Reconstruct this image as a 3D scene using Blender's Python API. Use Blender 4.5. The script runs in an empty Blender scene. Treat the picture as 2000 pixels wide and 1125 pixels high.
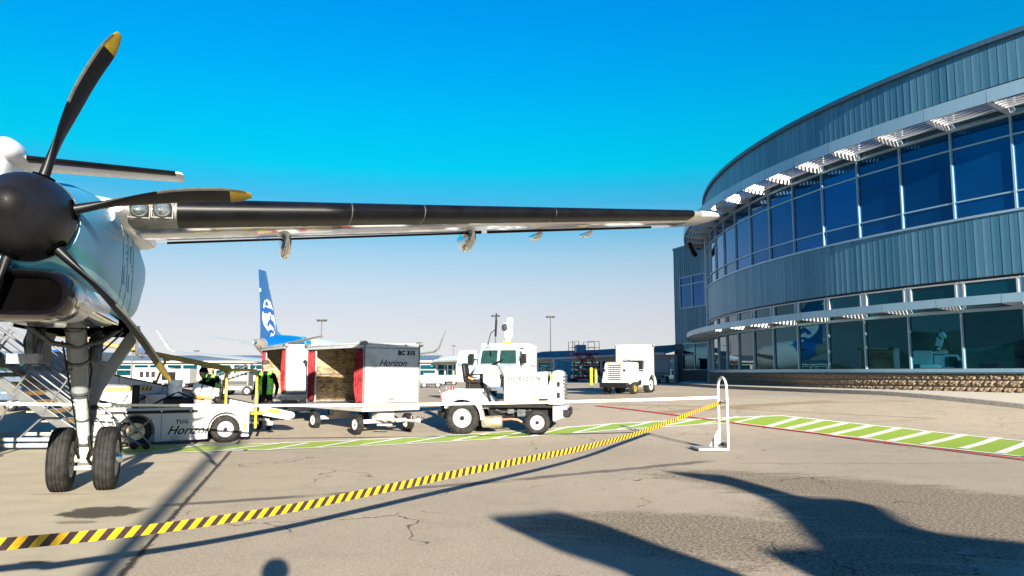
import bpy, bmesh, math, random
from mathutils import Vector, Matrix
random.seed(7)
R_=math.radians
sc=bpy.context.scene
COL=sc.collection
# ---------------------------------------------------------------- camera
CAMH=1.62; F=1500.0; TH=math.atan(163.5/F)
cam=bpy.data.cameras.new('camera'); co=bpy.data.objects.new('camera',cam); COL.objects.link(co)
co.location=(0,0,CAMH); co.rotation_euler=(math.pi/2+TH,0,0)
cam.sensor_width=36; cam.lens=27; cam.clip_end=9000; cam.clip_start=.02
sc.camera=co
# ---------------------------------------------------------------- sun and sky
AZ=R_(16.0); EL=R_(14.6)
SUN=Vector((math.sin(AZ)*math.cos(EL),-math.cos(AZ)*math.cos(EL),math.sin(EL)))
l=bpy.data.lights.new('sun','SUN'); l.energy=5.0; l.angle=R_(.5); l.color=(1,.90,.74)
lo=bpy.data.objects.new('sun',l); COL.objects.link(lo); lo.rotation_euler=(-SUN).to_track_quat('-Z','Y').to_euler()
lo.location=(0,-20,30)
w=bpy.data.worlds.new('World'); sc.world=w; w.use_nodes=True
nt=w.node_tree; N=nt.nodes; L=nt.links; N.clear()
sky=N.new('ShaderNodeTexSky'); sky.sky_type='NISHITA'; sky.sun_disc=False
sky.sun_elevation=EL; sky.sun_rotation=R_(164.0); sky.altitude=800; sky.air_density=1.0; sky.dust_density=0; sky.ozone_density=2.0
tc=N.new('ShaderNodeTexCoord'); sp=N.new('ShaderNodeSeparateXYZ'); L.new(tc.outputs['Generated'],sp.inputs[0])
rp=N.new('ShaderNodeValToRGB'); L.new(sp.outputs['Z'],rp.inputs[0])
SKY=[(0.0, (0.3697, 0.3707, 0.6036)), (0.0172, (0.3892, 0.3902, 0.5918)), (0.037, (0.4557, 0.4007, 0.5249)), (0.0702, (0.5628, 0.442, 0.4867)), (0.11, (0.6136, 0.5098, 0.5126)), (0.1496, (0.5362, 0.5593, 0.5501)), (0.1824, (0.3228, 0.5595, 0.5864)), (0.2148, (0.1266, 0.5684, 0.6328)), (0.2391, (0.0423, 0.6761, 0.6984)), (0.2562, (0.0052, 0.8113, 0.7559)), (0.2843, (0.001, 0.8336, 0.8233)), (0.3209, (0.001, 0.8328, 0.9209)), (0.3623, (0.001, 0.7954, 1.015)), (0.4076, (0.001, 0.7735, 1.1048)), (0.4479, (0.001, 0.7503, 1.1944)), (0.62, (0.004, 0.5, 1.0)), (0.82, (0.006, 0.28, 0.68)), (1.0, (0.008, 0.18, 0.48))]
cr=rp.color_ramp
while len(cr.elements)>1: cr.elements.remove(cr.elements[-1])
cr.elements[0].position=SKY[0][0]; cr.elements[0].color=(*SKY[0][1],1)
for p,c in SKY[1:]:
    e=cr.elements.new(p); e.color=(*c,1)
mx=N.new('ShaderNodeMix'); mx.data_type='RGBA'; mx.blend_type='MULTIPLY'; mx.inputs[0].default_value=1; mx.clamp_result=False
L.new(sky.outputs[0],mx.inputs[6]); L.new(rp.outputs[0],mx.inputs[7])
bg=N.new('ShaderNodeBackground'); bg.inputs[1].default_value=.05; L.new(mx.outputs[2],bg.inputs[0])
wo=N.new('ShaderNodeOutputWorld'); L.new(bg.outputs[0],wo.inputs[0])
sc.view_settings.view_transform='Standard'; sc.view_settings.look='None'; sc.view_settings.gamma=1
sc.view_settings.use_curve_mapping=False; sc.view_settings.exposure=2.0
sc.render.engine='CYCLES'
# ---------------------------------------------------------------- ground height and pixel helpers
def sm(t): t=max(0.,min(1.,t)); return t*t*(3-2*t)
def H(x,y): return sm((y-17)/13.)*(.35+.4*sm((x+5)/15.))
def ray(px,py):
    dx=(px-1000)/F; dy=(562.5-py)/F; k=math.cos(TH)-dy*math.sin(TH)
    return dx/k,(math.sin(TH)+dy*math.cos(TH))/k
def G(px,py,dz=0.):
    u,v=ray(px,py); D=CAMH/max(1e-4,-v)
    lo_,hi=0.,D
    for i in range(40):
        m=(lo_+hi)/2
        if CAMH+v*m>H(u*m,m): lo_=m
        else: hi=m
    return Vector((u*lo_,lo_,H(u*lo_,lo_)+dz))
def P(px,py,D):
    u,v=ray(px,py); return Vector((u*D,D,CAMH+v*D))
# ---------------------------------------------------------------- node expression helper
class E_:
    def __init__(s,nt,o): s.nt=nt; s.o=o
    def _m(s,op,*a):
        n=s.nt.nodes.new('ShaderNodeMath'); n.operation=op
        for i,x in enumerate((s,)+a):
            if isinstance(x,E_): s.nt.links.new(x.o,n.inputs[i])
            else: n.inputs[i].default_value=x
        return E_(s.nt,n.outputs[0])
    def __add__(s,b): return s._m('ADD',b)
    __radd__=__add__
    def __mul__(s,b): return s._m('MULTIPLY',b)
    __rmul__=__mul__
    def __sub__(s,b): return s._m('SUBTRACT',b)
    def abs(s): return s._m('ABSOLUTE')
    def min(s,b): return s._m('MINIMUM',b)
    def max(s,b): return s._m('MAXIMUM',b)
    def inv(s): return (s*-1.)+1.
    def step(s,a,b):   # 0 at a, 1 at b, smooth
        n=s.nt.nodes.new('ShaderNodeMapRange'); n.interpolation_type='SMOOTHSTEP'
        s.nt.links.new(s.o,n.inputs[0]); n.inputs[1].default_value=min(a,b); n.inputs[2].default_value=max(a,b)
        n.inputs[3].default_value=0 if a<b else 1; n.inputs[4].default_value=1 if a<b else 0
        return E_(s.nt,n.outputs[0])
def noise(nt,vec,scale,detail=4,rough=.55,dist=0.):
    n=nt.nodes.new('ShaderNodeTexNoise'); nt.links.new(vec,n.inputs['Vector'])
    n.inputs['Scale'].default_value=scale; n.inputs['Detail'].default_value=detail; n.inputs['Roughness'].default_value=rough; n.inputs['Distortion'].default_value=dist
    return E_(nt,n.outputs[0])
def mixc(nt,f,a,b):
    n=nt.nodes.new('ShaderNodeMix'); n.data_type='RGBA'
    if isinstance(f,E_): nt.links.new(f.o,n.inputs[0])
    else: n.inputs[0].default_value=f
    for i,x in ((6,a),(7,b)):
        if isinstance(x,tuple): n.inputs[i].default_value=(*x,1)
        else: nt.links.new(x,n.inputs[i])
    return n.outputs[2]
def newmat(name):
    m=bpy.data.materials.new(name); m.use_nodes=True; nt=m.node_tree
    b=nt.nodes['Principled BSDF']; return m,nt,b
def bump(nt,b,h,strength,dist=.02):
    n=nt.nodes.new('ShaderNodeBump'); n.inputs['Strength'].default_value=strength; n.inputs['Distance'].default_value=dist
    nt.links.new(h.o,n.inputs['Height']); nt.links.new(n.outputs[0],b.inputs['Normal'])
def objc(nt):
    t=nt.nodes.new('ShaderNodeTexCoord'); return t.outputs['Object']
MATS={}
SPEC={'dark_cavity':0.,'black_rubber_boot':.22,'spinner_black_metal':.28,'blade_black_paint':.25,'black_plastic':.2,'black_lettering':0.,'tyre_rubber':.15,'navy_cloth':.08,'black_seat_vinyl':.2,'black_knit':.05,'black_trousers':.08,'red_curtain_fabric':.1,'grey_lettering':0.,'dark_gear_metal':.3,'dark_door_inside':.15}
def M(name,col=(.5,.5,.5),rough=.5,metal=0.,var=.12,sc_=6.,bmp=0.,coat=0.,ior=1.5,dirt=None,emit=None,spec=.5):
    if name in MATS: return MATS[name]
    m,nt,b=newmat(name); v=objc(nt)
    n=noise(nt,v,sc_,5,.6)
    d=dirt or tuple(c*(1-var*2.2) for c in col); hi=tuple(min(1,c*(1+var*.5)) for c in col)
    c=mixc(nt,n.step(.35,.7),hi,d) if dirt is None else mixc(nt,n.step(.5,.78)*.6,col,d)
    nt.links.new(c,b.inputs['Base Color'])
    n2=noise(nt,v,sc_*2.3,3,.6)
    r=n2*.25*rough+(rough*.88); nt.links.new(r.o,b.inputs['Roughness'])
    b.inputs['Metallic'].default_value=metal; b.inputs['IOR'].default_value=ior
    b.inputs['Specular IOR Level'].default_value=SPEC.get(name,spec)
    if coat: b.inputs['Coat Weight'].default_value=coat; b.inputs['Coat Roughness'].default_value=.06
    if bmp: bump(nt,b,noise(nt,v,sc_*8,3,.6),bmp,.01)
    if emit: b.inputs['Emission Color'].default_value=(*emit[0],1); b.inputs['Emission Strength'].default_value=emit[1]
    MATS[name]=m; return m
white=M('white_paint',(.37,.385,.40),.4,var=.05,sc_=2,coat=.1,dirt=(.15,.145,.13))
whiteold=M('worn_white_paint',(.33,.325,.31),.5,var=.08,sc_=3,dirt=(.09,.075,.055))
acwhite=M('aircraft_white_paint',(.60,.62,.65),.25,var=.03,sc_=1.2,coat=.3)
teal=M('teal_stripe_paint',(.05,.36,.38),.2,coat=.5)
bluejet=M('deep_blue_jet_paint',(.002,.085,.27),.22,var=.06,coat=.4)
bluedark=M('dark_navy_paint',(.008,.025,.10),.25,coat=.4)
limep=M('pale_green_stripe',(.40,.62,.42),.4)
black=M('black_plastic',(.007,.007,.008),.45,var=.2)
boot=M('black_rubber_boot',(.0035,.004,.006),.42,var=.25,sc_=3,bmp=.05)
spin=M('spinner_black_metal',(.0075,.008,.011),.42,metal=.0,var=.15,sc_=2)
bladem=M('blade_black_paint',(.0035,.004,.0055),.38,var=.3,sc_=5)
rubber=M('tyre_rubber',(.020,.020,.020),.75,var=.25,sc_=9,bmp=.15)
darkhole=M('dark_cavity',(.0015,.0015,.0015),.8)
steel=M('bare_steel',(.55,.55,.54),.3,metal=.9,var=.1,sc_=8)
chrome=M('polished_aluminium',(.74,.74,.73),.12,metal=1.,var=.06,sc_=1.5)
alu=M('brushed_aluminium',(.20,.21,.22),.42,metal=.8,var=.08,sc_=5)
gearp=M('gear_grey_paint',(.17,.19,.20),.4,var=.12,sc_=9,dirt=(.06,.055,.05))
gearg=M('dark_gear_metal',(.10,.11,.12),.4,metal=.5,var=.2,sc_=9)
yellow=M('yellow_paint',(.52,.32,.015),.45,var=.12,sc_=4,dirt=(.4,.27,.05))
yellowdull=M('dull_yellow_paint',(.22,.155,.015),.5,var=.15,sc_=4)
redc=M('red_curtain_fabric',(.20,.022,.027),.85,var=.2,sc_=8)
redp=M('red_paint',(.22,.008,.02),.4,var=.15)
redlamp=M('red_lamp',(.6,.02,.02),.2,coat=.5)
amber=M('amber_lamp',(.9,.30,.02),.25,coat=.5)
glassm=M('lamp_glass',(.82,.84,.82),.06,metal=.75,var=.02)
vinyl=M('black_seat_vinyl',(.012,.012,.013),.5,var=.2,bmp=.1)
tealp=M('sea_blue_paint',(.03,.27,.42),.45,var=.1)
greyp=M('grey_paint',(.13,.135,.14),.5,var=.1)
skin=M('skin',(.48,.27,.19),.5,var=.08)
navy=M('navy_cloth',(.005,.006,.012),.85,var=.2,bmp=.1)
khaki=M('dark_olive_cloth',(.055,.055,.048),.85,var=.15)
hivis=M('hi_vis_green_cloth',(.22,.80,.05),.6,var=.08)
hiviy=M('hi_vis_yellow_cloth',(.70,.78,.03),.6,var=.08)
reflect=M('silver_reflective_tape',(.65,.68,.68),.3,metal=.3)
capm=M('dark_cap_cloth',(.03,.027,.026),.8)
hairm=M('brown_hair',(.05,.03,.02),.7)
wrap=M('muffler_steel',(.50,.44,.34),.4,metal=.7)
carglass=M('dark_window_glass',(.012,.035,.03),.05,ior=1.6)
cargo=M('scuffed_liner_panel',(.17,.135,.08),.7,var=.2,sc_=4,dirt=(.018,.012,.007))
wood=M('tread_yellow_grit',(.26,.16,.04),.7,var=.15,sc_=12)
ink=M('black_lettering',(.004,.004,.004),.5)
inkg=M('grey_lettering',(.075,.08,.085),.5)
# ---------------------------------------------------------------- mesh builder
class MB:
    def __init__(s): s.v=[]; s.f=[]; s.mi=[]; s.cur=0
    def add(s,vs,fs):
        o=len(s.v); s.v+= [tuple(x) for x in vs]; s.f+=[tuple(i+o for i in f) for f in fs]; s.mi+=[s.cur]*len(fs); return s
    def box(s,c,d,rot=None):
        c=Vector(c); h=[Vector(((i&1)*2-1,((i>>1)&1)*2-1,((i>>2)&1)*2-1)) for i in range(8)]
        vs=[]
        for q in h:
            p=Vector((q.x*d[0]/2,q.y*d[1]/2,q.z*d[2]/2))
            if rot is not None: p=rot@p
            vs.append(c+p)
        return s.add(vs,[(0,2,3,1),(4,5,7,6),(0,1,5,4),(2,6,7,3),(0,4,6,2),(1,3,7,5)])
    def b2(s,a,b):  # box from two corners
        return s.box([(a[i]+b[i])/2 for i in range(3)],[abs(b[i]-a[i]) for i in range(3)])
    def frame(s,p,q):
        z=(Vector(q)-Vector(p)).normalized(); up=Vector((0,0,1)) if abs(z.z)<.95 else Vector((1,0,0))
        x=up.cross(z).normalized(); y=z.cross(x); return x,y,z
    def tube(s,p,q,r,n=10,r2=None,cap=True):
        p=Vector(p);q=Vector(q);r2=r if r2 is None else r2; x,y,z=s.frame(p,q); vs=[]
        for P0,rr in ((p,r),(q,r2)):
            for i in range(n):
                a=2*math.pi*i/n; vs.append(P0+x*math.cos(a)*rr+y*math.sin(a)*rr)
        fs=[(i,(i+1)%n,n+(i+1)%n,n+i) for i in range(n)]
        if cap: fs+=[tuple(range(n))[::-1],tuple(range(n,2*n))]
        return s.add(vs,fs)
    def bar(s,p,q,w,h,up=(0,0,1)):
        p=Vector(p);q=Vector(q); z=(q-p).normalized(); u=Vector(up)
        x=u.cross(z).normalized(); y=z.cross(x); vs=[]
        for P0 in (p,q):
            for a,b in ((-1,-1),(1,-1),(1,1),(-1,1)): vs.append(P0+x*a*w/2+y*b*h/2)
        return s.add(vs,[(0,1,5,4),(1,2,6,5),(2,3,7,6),(3,0,4,7),(3,2,1,0),(4,5,6,7)])
    def path(s,pts,r,n=8):
        pts=[Vector(p) for p in pts]; rings=[]
        px=None
        for i,p in enumerate(pts):
            t=(pts[min(i+1,len(pts)-1)]-pts[max(i-1,0)]).normalized()
            if px is None:
                up=Vector((0,0,1)) if abs(t.z)<.95 else Vector((1,0,0)); px=up.cross(t).normalized()
            else: px=(px-t*px.dot(t)).normalized()
            y=t.cross(px); rr=r[i] if isinstance(r,(list,tuple)) else r
            rings.append([p+px*math.cos(2*math.pi*k/n)*rr+y*math.sin(2*math.pi*k/n)*rr for k in range(n)])
        return s.loft(rings,True)
    def loft(s,rings,caps=True,closed=True):
        n=len(rings[0]); vs=[v for r in rings for v in r]; fs=[]
        for i in range(len(rings)-1):
            for k in range(n if closed else n-1):
                a=i*n+k;b=i*n+(k+1)%n; fs.append((a,b,b+n,a+n))
        if caps and closed: fs+=[tuple(range(n))[::-1],tuple(range((len(rings)-1)*n,len(rings)*n))]
        return s.add(vs,fs)
    def lathe(s,prof,o=(0,0,0),ax=(0,0,1),n=24,cap=True):
        o=Vector(o); ax=Vector(ax).normalized(); x,y,z=s.frame(o,o+ax)
        rings=[[o+ax*h+x*math.cos(2*math.pi*k/n)*r+y*math.sin(2*math.pi*k/n)*r for k in range(n)] for r,h in prof]
        return s.loft(rings,cap)
    def prism(s,poly,d0,d1,plane='xz'):
        n=len(poly)
        def pt(u,v,d): return {'xz':(u,d,v),'yz':(d,u,v),'xy':(u,v,d)}[plane]
        vs=[pt(u,v,d0) for u,v in poly]+[pt(u,v,d1) for u,v in poly]
        return s.add(vs,[tuple(range(n))[::-1],tuple(range(n,2*n))]+[(i,(i+1)%n,n+(i+1)%n,n+i) for i in range(n)])
    def mesh(s,name,mats,smooth=True,ang=35):
        me=bpy.data.meshes.new(name); me.from_pydata(s.v,[],s.f)
        for m in (mats if isinstance(mats,(list,tuple)) else [mats]): me.materials.append(m)
        if any(s.mi): me.polygons.foreach_set('material_index',s.mi)
        bm=bmesh.new(); bm.from_mesh(me); bmesh.ops.recalc_face_normals(bm,faces=bm.faces); bm.to_mesh(me); bm.free()
        if smooth:
            me.polygons.foreach_set('use_smooth',[True]*len(me.polygons)); me.set_sharp_from_angle(angle=R_(ang))
        me.update(); return me
    def build(s,name,mats,parent=None,smooth=True,bevel=0,ang=35,loc=None,rz=0,label=None):
        return link(name,s.mesh(name,mats,smooth,ang),parent,loc,rz,bevel,label)
def link(name,me,parent=None,loc=None,rz=0,bevel=0,label=None):
    o=bpy.data.objects.new(name,me); COL.objects.link(o)
    if parent: o.parent=parent
    if loc is not None: o.location=loc
    o.rotation_euler.z=rz
    if bevel:
        b=o.modifiers.new('bevel','BEVEL'); b.width=bevel; b.segments=2; b.limit_method='ANGLE'; b.angle_limit=R_(40)
    if label: o['label']=label
    return o
def thing(name,label,cat,loc=(0,0,0),rz=0,group=None):
    o=bpy.data.objects.new(name,None); COL.objects.link(o); o.empty_display_size=.3
    o.location=loc; o.rotation_euler.z=rz; o['label']=label; o['category']=cat
    if group: o['group']=group
    return o
def tag(o,label,cat,group=None,kind=None):
    o['label']=label; o['category']=cat
    if group: o['group']=group
    if kind: o['kind']=kind
    return o
def struct(o): o['kind']='structure'; return o
def copytree(o,parent=None):
    c=o.copy(); COL.objects.link(c); c.parent=parent
    for ch in list(o.children): copytree(ch,c)
    return c
def text(name,s,size,mat,parent,origin,xdir,up,shear=0.,ext=.001,space=1.,bold=0.):
    cu=bpy.data.curves.new(name,'FONT'); cu.body=s; cu.size=size; cu.shear=shear; cu.extrude=ext; cu.space_character=space; cu.offset=bold; cu.resolution_u=3
    t=bpy.data.objects.new(name+'_tmp',cu); COL.objects.link(t)
    dg=bpy.context.evaluated_depsgraph_get(); me=bpy.data.meshes.new_from_object(t.evaluated_get(dg)); bpy.data.objects.remove(t)
    X=Vector(xdir).normalized(); Y=Vector(up).normalized(); Z=X.cross(Y)
    me.transform(Matrix((( X.x,Y.x,Z.x,origin[0]),(X.y,Y.y,Z.y,origin[1]),(X.z,Y.z,Z.z,origin[2]),(0,0,0,1))))
    me.materials.clear(); me.materials.append(mat)
    return link(name,me,parent)
# ================================================================ GROUND
def mk_ground():
    m,nt,b=newmat('apron_surface'); v=objc(nt)
    s=nt.nodes.new('ShaderNodeSeparateXYZ'); nt.links.new(v,s.inputs[0]); X=E_(nt,s.outputs[0]); Y=E_(nt,s.outputs[1])
    def line(pa,pb,wob=0.):   # signed distance to line through two ground points
        a=G(*pa); c=G(*pb); d=(c-a).xy.normalized(); nx,ny=-d.y,d.x
        e=X*nx+Y*ny-(a.x*nx+a.y*ny)
        al=X*d.x+Y*d.y-(a.x*d.x+a.y*d.y)
        return e,al,(c-a).xy.length
    big=noise(nt,v,.18,5,.6); mid=noise(nt,v,1.6,5,.65); fine=noise(nt,v,26,3,.7); vfine=noise(nt,v,95,2,.7)
    # asphalt
    asp=mixc(nt,big.step(.3,.7),(.385,.325,.250),(.315,.268,.208))
    asp=mixc(nt,mid.step(.45,.75)*.35,asp,(.20,.175,.145))
    asp=mixc(nt,fine.step(.48,.68)*.45,asp,(.17,.145,.115))
    asp=mixc(nt,noise(nt,v,48,4,.8).step(.52,.64)*.7,asp,(.66,.58,.45)); asp=mixc(nt,noise(nt,v,60,3,.8).step(.54,.66)*.75,asp,(.10,.085,.07))
    # concrete
    con=mixc(nt,mid.step(.35,.7),(.40,.355,.27),(.345,.305,.23))
    st=nt.nodes.new('ShaderNodeMapping'); nt.links.new(v,st.inputs[0]); st.inputs['Scale'].default_value=(.5,2.2,1); st.inputs['Rotation'].default_value=(0,0,.1)
    con=mixc(nt,noise(nt,st.outputs[0],.9,5,.6).step(.5,.7)*.35,con,(.38,.31,.20))
    con=mixc(nt,vfine.step(.6,.8)*.2,con,(.2,.18,.15))
    wob=(mid-.5)*.10
    e,al,_=line((235,1125),(470,858))
    cmask=(e+wob*.25).step(-.006,.006)
    col=mixc(nt,cmask,asp,con)
    # dark joint crack
    wj=noise(nt,v,7,4,.7)
    j=(e+(wj-.5)*.10).abs().step(.05,.012)*noise(nt,v,1.3,2).step(.3,.5)*.9
    j=j.max(e.abs().step(.022,.008))
    # coarse patches, right foreground
    def patch(px,py,rx,ry,ang,thr):
        c=G(px,py); ca,sa=math.cos(ang),math.sin(ang)
        u=(X-c.x)*(ca/rx)+(Y-c.y)*(sa/rx); w_=(X-c.x)*(-sa/ry)+(Y-c.y)*(ca/ry)
        r=(u*u+w_*w_)
        st=nt.nodes.new('ShaderNodeMapping'); nt.links.new(v,st.inputs[0]); st.inputs['Rotation'].default_value=(0,0,-ang); st.inputs['Scale'].default_value=(.7,1.8,1)
        nn=noise(nt,st.outputs[0],1.0,8,.78,.9)
        return (r+(nn-.5)*thr*2.0+(noise(nt,v,22,3,.8)-.5)*2.2).step(1.35,.6)
    pm=patch(1690,960,3.0,1.2,-.75,2.6).max(patch(1900,1010,2.2,1.9,.4,2.2)).max(patch(1420,1050,1.9,1.15,-.6,2.0))
    rough=noise(nt,v,28,5,.85)
    pcol=mixc(nt,rough.step(.44,.60),(.05,.04,.03),(.40,.33,.245))
    col=mixc(nt,pm*.8,col,pcol)
    # tar streak
    def streak(pa,pb,w_,dark=(.085,.075,.065),k=.85,nz=.25,ns=2.):
        e2,al2,ln=line(pa,pb)
        n2=noise(nt,v,ns,6,.7)
        ends=al2.step(-.1,.25)*al2.step(ln+.1,ln-.6)
        return (e2+(n2-.5)*nz).abs().step(w_,w_*.45)*ends*k,dark
    masks=[streak((308,988),(640,966),.15),streak((630,967),(1010,938),.16,k=.75),streak((1000,938),(1400,899),.17,k=.8,nz=.4),
           streak((1180,790),(1500,800),.35,(.22,.15,.085),.5,.9,1.),streak((1290,806),(1640,783),.45,(.22,.15,.085),.6,.9,1.),streak((1440,905),(1990,905),.12,(.15,.12,.09),.35,.9)]
    for k,d in masks: col=mixc(nt,k,col,d)
    # oil stains
    for px,py,rx,ry,kk in ((200,1000,.50,.42,.9),(62,1098,.12,.06,.7),(150,1020,.25,.1,.5),(120,965,.5,.08,.25),(900,900,.5,.10,.12),(640,1010,.3,.06,.2)):
        c=G(px,py); u=(X-c.x)*(1/rx); w_=(Y-c.y)*(1/ry)
        k=(u*u+w_*w_+(noise(nt,v,4.5,5,.7)-.5)*1.8).step(1.05,.6)*kk
        col=mixc(nt,k,col,(.03,.025,.018))
    # cracks
    dn=nt.nodes.new('ShaderNodeTexNoise'); nt.links.new(v,dn.inputs[0]); dn.inputs['Scale'].default_value=1.7; dn.inputs['Detail'].default_value=6
    va=nt.nodes.new('ShaderNodeVectorMath'); va.operation='MULTIPLY_ADD'; nt.links.new(dn.outputs['Color'],va.inputs[0]); va.inputs[1].default_value=(.9,.9,0); nt.links.new(v,va.inputs[2])
    vo=nt.nodes.new('ShaderNodeTexVoronoi'); vo.feature='DISTANCE_TO_EDGE'; nt.links.new(va.outputs[0],vo.inputs['Vector']); vo.inputs['Scale'].default_value=.42
    ck=E_(nt,vo.outputs['Distance']).step(.0045,.001)*noise(nt,v,.45,3).step(.47,.56)*cmask.inv()
    allck=j.max(ck*.8)
    col=mixc(nt,allck,col,(.035,.03,.026))
    nt.links.new(col,b.inputs['Base Color'])
    b.inputs['Roughness'].default_value=.85; b.inputs['Specular IOR Level'].default_value=.25
    hgt=fine*.35*(cmask.inv()*.85+.15)+vfine*.35*(cmask.inv()*.85+.15)+rough*pm*1.2-allck*2.
    bump(nt,b,hgt,.8,.014)
    # mesh
    def axis(lo,hi,st): 
        a=[0.]; s=st
        while a[-1]<hi: a.append(a[-1]+s); s= s*1.0 if a[-1]<45 else s*1.35
        b_=[0.]; s=st
        while b_[-1]>lo: b_.append(b_[-1]-s); s= s if b_[-1]>-45 else s*1.35
        return sorted(set(b_+a))
    xs=axis(-3500,3500,.9); ys=axis(-3500,5000,.45)
    nx=len(xs); g=MB(); g.v=[(x,y,H(x,y)) for y in ys for x in xs]
    g.f=[(j_*nx+i,j_*nx+i+1,(j_+1)*nx+i+1,(j_+1)*nx+i) for j_ in range(len(ys)-1) for i in range(nx-1)]; g.mi=[0]*len(g.f)
    struct(g.build('ground',m))
mk_ground()
def sheet(name,quads,mat,dz,sub=6,parent=None):
    """flat marking: list of ground quads (a,b,c,d); subdivided and laid on the ground surface"""
    g=MB()
    for a,b,c,d in quads:
        a,b,c,d=[Vector(q) for q in (a,b,c,d)]
        nu=max(1,int(max((b-a).length,(c-d).length)/.4)); nv=max(1,int(max((d-a).length,(c-b).length)/.6))
        vs=[]
        for j in range(nv+1):
            for i in range(nu+1):
                p=(a.lerp(b,i/nu)).lerp(d.lerp(c,i/nu),j/nv); vs.append((p.x,p.y,H(p.x,p.y)+dz))
        g.add(vs,[(j*(nu+1)+i,j*(nu+1)+i+1,(j+1)*(nu+1)+i+1,(j+1)*(nu+1)+i) for j in range(nv) for i in range(nu)])
    return g.build(name,mat,parent)
def paintmat(name,col,wear):
    m,nt,b=newmat(name); v=objc(nt)
    n=noise(nt,v,14,5,.75); n2=noise(nt,v,60,3,.7)
    c=mixc(nt,n.step(wear,wear+.18)*.8,col,(.27,.24,.20)); c=mixc(nt,n2.step(.5,.8)*.3,c,tuple(x*.6 for x in col))
    nt.links.new(c,b.inputs['Base Color']); b.inputs['Roughness'].default_value=.6; bump(nt,b,n2,.4,.008); return m
gpaint=paintmat('green_walkway_paint',(.25,.37,.035),.58)
wpaint=paintmat('white_line_paint',(.66,.66,.62),.60)
rpaint=paintmat('red_line_paint',(.50,.012,.025),.64)
ypaint=paintmat('faded_yellow_line_paint',(.45,.34,.16),.42)
# walkway: far edge / near edge polylines
farE=[(150,872),(480,868.5),(700,860),(880,851),(1000,843),(1200,828),(1400,817.5),(1525,812.5)]
nearE=[(150,891),(480,880),(700,872.5),(880,863),(1000,855.5),(1200,840.5),(1370,829.5),(1437,826)]
farL=[G(*p) for p in farE]; nearL=[G(*p) for p in nearE]
farR=[G(*p) for p in ((1525,812.5),(1760,837),(2000,862),(2250,888))]; nearR=[G(*p) for p in ((1437,826),(1700,858),(2000,893),(2250,922))]
def strip(A,B,name,mat,dz):
    n=min(len(A),len(B)); return sheet(name,[(A[i],A[i+1],B[i+1],B[i]) for i in range(n-1)],mat,dz)
struct(strip(farL,nearL,'green_walkway',gpaint,.006)); struct(strip(farR,nearR,'green_walkway',gpaint,.006))
def linestrip(pts,wd,name,mat,dz):
    qs=[]
    for a,b in zip(pts[:-1],pts[1:]):
        d=(b-a); n_=Vector((-d.y,d.x,0)).normalized()*wd/2; e=d.normalized()*wd*.3
        qs.append((a-n_-e,b-n_+e,b+n_+e,a+n_-e))
    return struct(sheet(name,qs,mat,dz))
linestrip(farL,.15,'white_line',wpaint,.012); linestrip(nearL,.13,'white_line',wpaint,.0125)
linestrip(farR,.15,'white_line',wpaint,.013); linestrip(nearR,.13,'white_line',wpaint,.0135)
for a,b in (((205,883),(285,869)),((300,884),(420,866.5)),((420,882),(560,865)),((526,880),(600,866.5)),((619,875),(702,860)),((706,870),(788,856)),((796,866),(880,851)),((885,862),(958,846)),((962,858),(1030,842)),((1040,852),(1112,834)),((1122,846),(1192,829)),((1205,840),(1275,824)),((1290,834),(1360,820)),((1370,829),(1440,814.5)),((1432,827),(1490,813.5))):
    linestrip([G(*a),G(*b)],.13,'white_line',wpaint,.0165)
for a,b in (((1500,834),(1560,816)),((1538,838),(1604,822)),((1580,843),(1652,827)),((1627,849),(1700,832)),((1682,856),(1755,837)),((1740,862),(1815,844)),((1805,869),(1882,850)),((1880,877),(1948,856)),((1953,886),(2010,864))):
    linestrip([G(*a),G(*b)],.20,'white_line',wpaint,.0175)
linestrip([G(1165,793.5),G(1395,822),G(1600,848),G(1800,873.5),G(2020,901.5),G(2300,938)],.13,'red_line',rpaint,.022)
for a,b in (((1430,792),(1785,784)),((1700,781),(1785,784)),((1700,825),(1830,818)),((1700,811),(1830,818)),((1430,799),(1700,812))):
    linestrip([G(*a),G(*b)],.06,'faded_yellow_line',ypaint,.009)
# distant hills, left and behind
def hills():
    g=MB(); n=150; ring0=[];ring1=[]
    m,nt,b=newmat('dry_hill_grass'); v=objc(nt); c=mixc(nt,noise(nt,v,.01,6,.6).step(.4,.6),(.16,.13,.08),(.07,.07,.05)); nt.links.new(c,b.inputs['Base Color']); b.inputs['Roughness'].default_value=1
    rows=[]
    for j,rr in enumerate((2300,2500,2750,3000,3200)):
        row=[]
        for i in range(n+1):
            a=R_(132+188*i/n); t=sm(min(i,n-i)/18.)
            h=[-3,45,95,120,-10][j]*t*(.65+.35*math.sin(i*.23+1)+.25*math.sin(i*.61+j)+.12*math.sin(i*1.7+2*j))
            row.append((math.cos(a)*rr,math.sin(a)*rr,h if h>-20 else -20))
        rows.append(row)
    g.loft(rows,False,False); struct(g.build('hills',m))
hills()
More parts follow.
